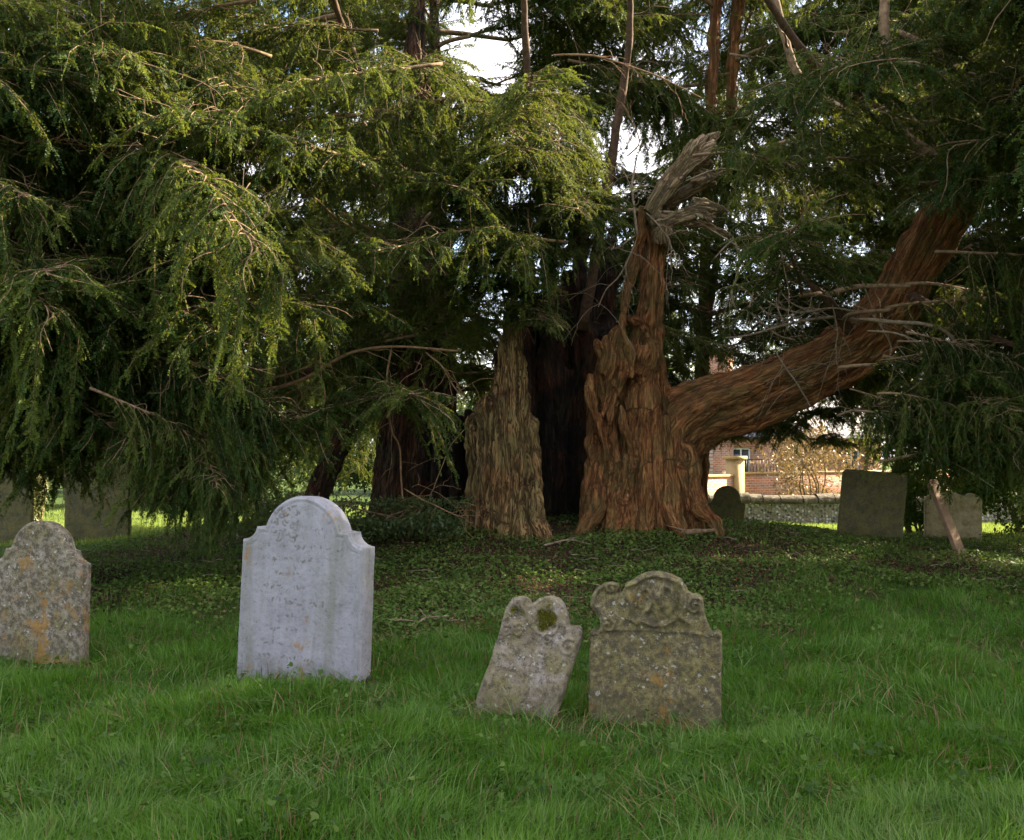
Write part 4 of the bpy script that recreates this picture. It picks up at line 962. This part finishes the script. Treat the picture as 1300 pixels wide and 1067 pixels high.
br.inputs['Color1'].default_value = (.2, .2, .25, 1); br.inputs['Color2'].default_value = (.29, .28, .33, 1); br.inputs['Mortar'].default_value = (.08, .08, .09, 1)
br.inputs['Scale'].default_value = 1.; br.inputs['Brick Width'].default_value = .28; br.inputs['Row Height'].default_value = .2; br.inputs['Mortar Size'].default_value = .008
b.out(br.outputs[0], .5, b.bump(br.outputs[1], -.01)); M['slate'] = m
m, nt = mat('window_glass'); b = NB(nt); b.out((.03, .035, .04), .08, None, .6); M['glass'] = m
m, nt = mat('dark_iron'); b = NB(nt); b.out((.03, .03, .03), .5); M['iron'] = m

xw0, xw1, Yw = 2.5, 16., 24.6
t = empty('flint_wall', ((xw0 + xw1) / 2, Yw, gz(8, Yw)), 'low churchyard wall of pale knapped flint with a mossy coping', 'wall')
A = Acc(); zc = EYE - (640 - HY) / FOC * Yw
nxw, nzw = 220, 18
gx, gzz = np.meshgrid(np.linspace(xw0, xw1, nxw), np.linspace(-.75, zc, nzw))
vb = np.array([noise.noise(Vector((a * 5, 0, c * 5))) + noise.voronoi(Vector((a * 9, 3, c * 9)))[0][0] for a, c in zip(gx.ravel(), gzz.ravel())]) * .03
v = np.stack([gx.ravel(), Yw - vb, gzz.ravel()], 1); i_ = (np.arange(nzw - 1)[:, None] * nxw + np.arange(nxw - 1)[None]).ravel()
A.add(v, np.stack([i_, i_ + 1, i_ + nxw + 1, i_ + nxw], 1)); A.box((xw0, Yw + .06, -.75), (xw1, Yw + .36, zc))
link('masonry', A.mesh('masonry', True), M['flint'], t)
A = Acc(); r = random.Random(4); x = xw0
while x < xw1:
    l = r.uniform(.3, .55); h = r.uniform(.2, .27)
    kk = np.linspace(0, PI, 7); vs = []
    for xx in (x + .01, x + l - .01): vs += [(xx, Yw + .18 - .26 * math.cos(a), zc + .003 + h * math.sin(a) ** .7 + r.gauss(0, .008)) for a in kk]
    A.add(vs, [(j, j + 7, j + 8, j + 1) for j in range(6)] + [(0, 6, 13, 7)], None); x += l
link('coping', A.mesh('coping'), M['coping'], t)

# brick garden wall with its pillar
p0 = at(937, 600, 30.); wa = R(38)
t = empty('brick_wall', (p0.x, p0.y, gz(p0.x, p0.y)), 'red brick garden wall across the lane, beyond the flint wall', 'wall', None, wa)
A = Acc(); A.box((.2, 0, -.4), (12, .22, 1.05)); A.box((-8, .0, -.4), (-.2, .22, 1.0)); link('masonry', A.mesh('masonry'), M['brick'], t, world=False)
A = Acc(); A.box((.2, -.03, 1.053), (12, .25, 1.12)); A.box((-8, -.03, 1.003), (-.2, .25, 1.07)); link('coping', A.mesh('coping'), M['cream'], t, world=False)
A = Acc(); A.box((-.19, -.08, -.4), (.19, .3, 1.5)); A.box((-.25, -.14, 1.503), (.25, .36, 1.6)); link('pillar', A.mesh('pillar'), M['cream'], t, world=False)
A = Acc()
for k in range(24): A.box((.5 + k * .16, .1, 1.125), (.52 + k * .16, .12, 1.48))
A.box((.3, .095, 1.482), (4.4, .125, 1.51)); link('railing', A.mesh('railing'), M['iron'], t, world=False)

hx = at(905, 600, 42.)
t = empty('house', (hx.x, hx.y, gz(hx.x, hx.y)), 'warm red brick house with a pale slate roof, half hidden beyond the walls', 'house', None, R(34))
HW, HD, HE, HR = 11., 6., 2.5, 5.2
wins = [(1.2, 1.1), (4.6, 1.1), (8.4, 1.1)]
A = Acc(); xs_ = [0]
for wx, ww in wins: xs_ += [wx, wx + ww]
xs_.append(HW)
for i in range(len(xs_) - 1):
    if i % 2 == 0: A.box((xs_[i], 0, -.5), (xs_[i + 1], .3, HE))
    else: A.box((xs_[i], 0, -.5), (xs_[i + 1], .3, .8)); A.box((xs_[i], 0, 2.0), (xs_[i + 1], .3, HE))
A.box((0, HD - .3, -.5), (HW, HD, HE)); A.box((0, .303, -.5), (.3, HD - .303, HE)); A.box((HW - .3, .303, -.5), (HW, HD - .303, HE))
for xg in (0.05, HW - .05): A.add([(xg, 0, HE), (xg, HD, HE), (xg, HD / 2, HR - .1)], None, [(0, 1, 2)])
link('wall', A.mesh('wall'), M['brick'], t, world=False)
sl = math.atan2(HR - HE, HD / 2 + .35); ln = math.hypot(HR - HE, HD / 2 + .35)
for sgn in (1, -1):
    A = Acc(); A.box((-.3, 0, 0), (HW + .3, ln, .08)); rf = link('roof', A.mesh('roof'), M['slate'], t, world=False)
    if sgn == 1: rf.location = (0, -.35, HE - .1); rf.rotation_euler = (sl, 0, 0)
    else: rf.location = (HW, HD + .35, HE - .1); rf.rotation_euler = (sl, 0, PI)
A = Acc(); A.box((3, HD / 2 - .4, HR - .6), (3.9, HD / 2 + .4, HR + 1.1)); A.box((2.95, HD / 2 - .45, HR + 1.103), (3.95, HD / 2 + .45, HR + 1.2))
link('chimney', A.mesh('chimney'), M['brick'], t, world=False)
for wx, ww in wins:
    A = Acc()
    for a in ((wx, .1, .8, wx + .07, .17, 2.), (wx + ww - .07, .1, .8, wx + ww, .17, 2.), (wx + .07, .1, .8, wx + ww - .07, .17, .87), (wx + .07, .1, 1.93, wx + ww - .07, .17, 2.), (wx + ww / 2 - .025, .1, .873, wx + ww / 2 + .025, .17, 1.927)): A.box(a[:3], a[3:])
    wn = link('window', A.mesh('window'), M['white_paint'], t, world=False)
    A = Acc(); A.box((wx + .07, .13, .87), (wx + ww - .07, .14, 1.93)); link('pane', A.mesh('pane'), M['glass'], wn, world=False)

# lamp-like thin sign post beside the lane is too faint to read and left out; fallen sticks on the ground
def stick(label, pts, r0, r1, twigs, seed, mat_, name='fallen_branch'):
    c = at(*pts[0]); A = Acc(); q = []
    for px, py, Y in pts:
        x = (px - CX) / FOC * Y; q.append((x, Y, gz(x, Y) + r0 + .03 + max(0, py)))
    q = wiggle(q, 24, .008, seed); A.tube(q, np.linspace(r0, r1, 24), 6, wob=.08); r = random.Random(seed)
    for k in range(twigs):
        i = r.randint(5, 20); d = np.array([r.gauss(0, .5), r.gauss(0, .4), r.uniform(.02, .35)]); L = r.uniform(.15, .4)
        A.tube(wiggle([q[i], q[i] + d * L * .5, q[i] + d * L], 8, .006, k), np.linspace(r1, .002, 8), 4)
    o = link(name, A.mesh(name, True), M[mat_]); tag(o, label, 'branch')
stick('small bare forked twig lying on the ground right of the tall pale headstone', [(520, 0, 8.05), (540, .02, 8.2), (568, .03, 8.25)], .011, .006, 3, 3, 'dead_twig', 'fallen_twig')
stick('dark fallen log on the ivy at the foot of the huge bough', [(866, 0, 12.9), (885, .02, 12.8), (912, .03, 12.85)], .045, .02, 2, 4, 'branch')
stick('straw-coloured fallen stick lying before the hollow of the yew', [(690, 0, 11.8), (720, .02, 12.), (752, .01, 11.8)], .014, .007, 5, 5, 'dead_twig')

# ------------------------------------------------------------------ grass, ivy and leaf litter
def nfield(x, y, f, s=0):
    return .5 + .25 * (np.sin(f * x + 1.3 * s + 1.1 * np.sin(f * .7 * y)) + np.sin(f * 1.3 * y + s + 1.3 * np.sin(f * .6 * x)))
def inside_stone(x, y):
    bad = np.zeros(len(x), bool)
    for cx, cy_, hw in ((-1.3, 6.36, .42), (xl, Yl + .06, .33), (xc, Yc + .05, .32), (xn, Yn + .05, .2)):
        bad |= (np.abs(x - cx) < hw) & (np.abs(y - cy_ + .25 * (x - cx)) < .075)
    return bad
def blades(x, y, h, g, tint, w0=.0035, lean=.5, segs=3):
    n = len(x); z = ground(x, y) - .01
    a = 2 * PI * (nfield(x, y, 1.9, 6) + nfield(x, y, 4.7, 8)) + g.normal(0, 1.1, n); dirv = np.stack([np.cos(a), np.sin(a), np.zeros(n)], 1)
    fa = g.uniform(0, 2 * PI, n); sd = np.stack([np.cos(fa), np.sin(fa), np.zeros(n)], 1)
    b0 = np.stack([x, y, z], 1); ln = lean * g.gamma(2., .5, n)
    rows = []
    for k in range(segs + 1):
        t = k / segs; zz_ = h * (t - .3 * np.minimum(ln, 1.4) * t * t); xx = h * ln * .75 * t ** 1.8
        c = b0 + dirv * xx[:, None]; c[:, 2] += zz_
        wd = w0 * (1 - t ** 1.6)
        if k < segs: rows += [c - sd * wd, c + sd * wd]
        else: rows.append(c)
    v = np.stack(rows, 1); m_ = v.shape[1]; base = (np.arange(n) * m_)[:, None]
    q = np.concatenate([base + np.array([2 * k, 2 * k + 1, 2 * k + 3, 2 * k + 2]) for k in range(segs - 1)])
    tr = base + np.array([2 * segs - 2, 2 * segs - 1, 2 * segs])
    return v.reshape(-1, 3), q, tr, np.repeat(tint, m_)
g = np.random.default_rng(77)
def sample_view(n, y0, y1, pw, marg=.14):
    u = g.random(n); y = (y0 ** (1 - pw) + u * (y1 ** (1 - pw) - y0 ** (1 - pw))) ** (1 / (1 - pw)) if pw != 1 else y0 * (y1 / y0) ** u
    return (g.random(n) * 2 - 1) * (.5 + marg) * y, y
x, y = sample_view(300000, 3.1, 14.5, 1.2)
keep = (~inside_stone(x, y)) & (g.random(len(x)) > .8 * np.clip((y - ivy_edge(x) + 1.1) / 2.2, 0, 1)); x, y = x[keep], y[keep]
# tufts
cl = nfield(x, y, 4.1, 2) * .6 + nfield(x, y, 11, 5) * .4
near = np.clip((6.5 - y) / 3, 0, 1)
h = (.035 + .125 * cl ** 1.5 + .03 * near) * g.uniform(.4, 1.5, len(x))
for cx, cy_, hw in ((-1.3, 6.2, .5), (xl, Yl - .05, .42), (xc, Yc - .05, .4), (xn, Yn - .05, .28)):
    h *= 1 - .55 * np.exp(-(np.maximum(np.abs(x - cx) - hw, 0) / .08) ** 2 - ((y - cy_ + .25 * (x - cx) + .12) / .22) ** 2)
tint = np.clip(.3 + .25 * near * nfield(x, y, 2.3, 9) + .5 * (cl - .5) + g.normal(0, .2, len(x)), 0, 1)
A = Acc(); v, q, tr, tn = blades(x, y, h, g, tint, .0042, .9); A.add(v, q, tr, tn)
tag(link('grass', A.mesh('grass', True), M['grass']), 'long green grass growing round the headstones', 'grass', kind='stuff')
x, y = sample_view(7000, 3.1, 8.5, 1.5); k_ = (~inside_stone(x, y)) & (nfield(x, y, 3.3, 4) > .42); x, y = x[k_], y[k_]
v, q, tr, tn = blades(x, y, g.uniform(.1, .21, len(x)), g, np.clip(g.normal(.75, .25, len(x)), 0, 1), .004, 1.3, 4)
A = Acc(); A.add(v, q, tr, tn); tag(link('tall_grass', A.mesh('tall_grass', True), M['grass']), 'pale long blades arching over the nearest grass', 'grass', kind='stuff')
# straw blades among it
x, y = sample_view(7000, 3.1, 9.5, 1.2); k_ = ~inside_stone(x, y); x, y = x[k_], y[k_]
v, q, tr, tn = blades(x, y, g.uniform(.05, .2, len(x)), g, g.uniform(.5, 1, len(x)), .003, 1.1)
A = Acc(); A.add(v, q, tr, tn); tag(link('dry_grass', A.mesh('dry_grass', True), M['litter']), 'dry straw blades scattered through the long grass', 'grass', kind='stuff')
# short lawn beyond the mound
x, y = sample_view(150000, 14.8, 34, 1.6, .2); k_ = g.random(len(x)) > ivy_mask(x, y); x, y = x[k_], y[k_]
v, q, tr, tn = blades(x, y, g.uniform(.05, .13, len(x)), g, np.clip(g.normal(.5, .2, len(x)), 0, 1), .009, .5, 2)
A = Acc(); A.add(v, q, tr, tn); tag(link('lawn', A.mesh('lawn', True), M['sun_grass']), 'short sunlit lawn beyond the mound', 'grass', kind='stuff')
# ivy leaves
SH = np.array([(0, 0), (.34, .1), (.5, .42), (.2, .55), (0, 1), (-.2, .55), (-.5, .42), (-.34, .1)])
def leaves(x, y, zoff, size, tint, g, flat=.5):
    n = len(x); c = np.stack([x, y, ground(x, y) + zoff], 1); a = g.uniform(0, 2 * PI, n)
    u = np.stack([np.cos(a), np.sin(a), g.normal(0, flat, n)], 1); u = nrm(u)
    nz_ = nrm(np.stack([g.normal(0, flat, n), g.normal(0, flat, n) - .25, np.ones(n)], 1)); w_ = nrm(np.cross(nz_, u)); nn_ = np.cross(u, w_)
    cup = np.array([0, .12, .1, .03, -.12, .03, .1, .12])
    v = c[:, None] + size[:, None, None] * (SH[None, :, :1] * w_[:, None] + SH[None, :, 1:] * u[:, None] + cup[None, :, None] * nn_[:, None])
    idx = (np.arange(n) * 8)[:, None]
    q = np.concatenate([idx + np.array([0, 1, 2, 3]), idx + np.array([0, 3, 4, 5]), idx + np.array([0, 5, 6, 7])])
    return v.reshape(-1, 3), q, np.repeat(tint, 8)
x, y = sample_view(210000, 7.2, 17.5, .5, .2); mk = ivy_mask(x, y) ** .6 * (.1 + 1.1 * np.clip(nfield(x, y, 2.6, 3) + nfield(x, y, 6.5, 1) * .6 - .35, 0, 1)); k_ = g.random(len(x)) < mk; x, y = x[k_], y[k_]
cl = nfield(x, y, 3.2, 7)
v, q, tn = leaves(x, y, g.uniform(.01, .05, len(x)) + .11 * cl ** 2 * g.random(len(x)), g.uniform(.014, .045, len(x)), np.clip(.3 + .3 * cl + g.normal(0, .18, len(x)), 0, 1), g)
A = Acc(); A.add(v, q, None, tn); tag(link('ivy_ground_cover', A.mesh('ivy'), M['ivy']), 'dark ivy and low weeds covering the mound', 'ivy', kind='stuff')
x, y = sample_view(95000, 7.0, 16.5, .6, .2); k_ = g.random(len(x)) < ivy_mask(x, y) * np.clip(1.5 - 1.3 * nfield(x, y, 2.6, 3), 0, 1); x, y = x[k_], y[k_]
v, q, tn = leaves(x, y, g.uniform(.005, .035, len(x)), g.uniform(.014, .04, len(x)), np.clip(g.normal(.4, .25, len(x)), 0, 1), g, .3)
A = Acc(); A.add(v, q, None, tn); tag(link('leaf_litter', A.mesh('litter'), M['litter']), 'brown dead leaves and yew litter under the tree', 'leaf litter', kind='stuff')
A = Acc(); rt = random.Random(6)
x, y = sample_view(220, 7.6, 15, .6, .1); k_ = g.random(len(x)) < ivy_mask(x, y)
for a_, b_ in zip(x[k_], y[k_]):
    l = rt.uniform(.08, .35); th = rt.uniform(0, PI); q = [(a_ + (u - .5) * l * math.cos(th) + rt.gauss(0, .01), b_ + (u - .5) * l * math.sin(th), gz(a_, b_) + .045 + rt.gauss(0, .012)) for u in np.linspace(0, 1, 5)]
    A.tube(q, np.linspace(.006, .0025, 5), 4)
tag(link('twig_litter', A.mesh('twig_litter', True), M['dead_twig']), 'small dry twigs scattered over the mound', 'twigs', kind='stuff')
# broad-leaved weeds in the grass
x, y = sample_view(500, 3.5, 12, 1., .1); k_ = ~inside_stone(x, y); x, y = x[k_], y[k_]
xx = np.repeat(x, 9) + g.normal(0, .06, len(x) * 9); yy = np.repeat(y, 9) + g.normal(0, .06, len(x) * 9)
v, q, tn = leaves(xx, yy, g.uniform(.03, .13, len(xx)), g.uniform(.018, .042, len(xx)), np.clip(g.normal(.4, .2, len(xx)), 0, 1), g, .6)
A = Acc(); A.add(v, q, None, tn); tag(link('weeds', A.mesh('weeds'), M['ivy']), 'broad-leaved weeds scattered in the grass', 'weeds', kind='stuff')
print('done')
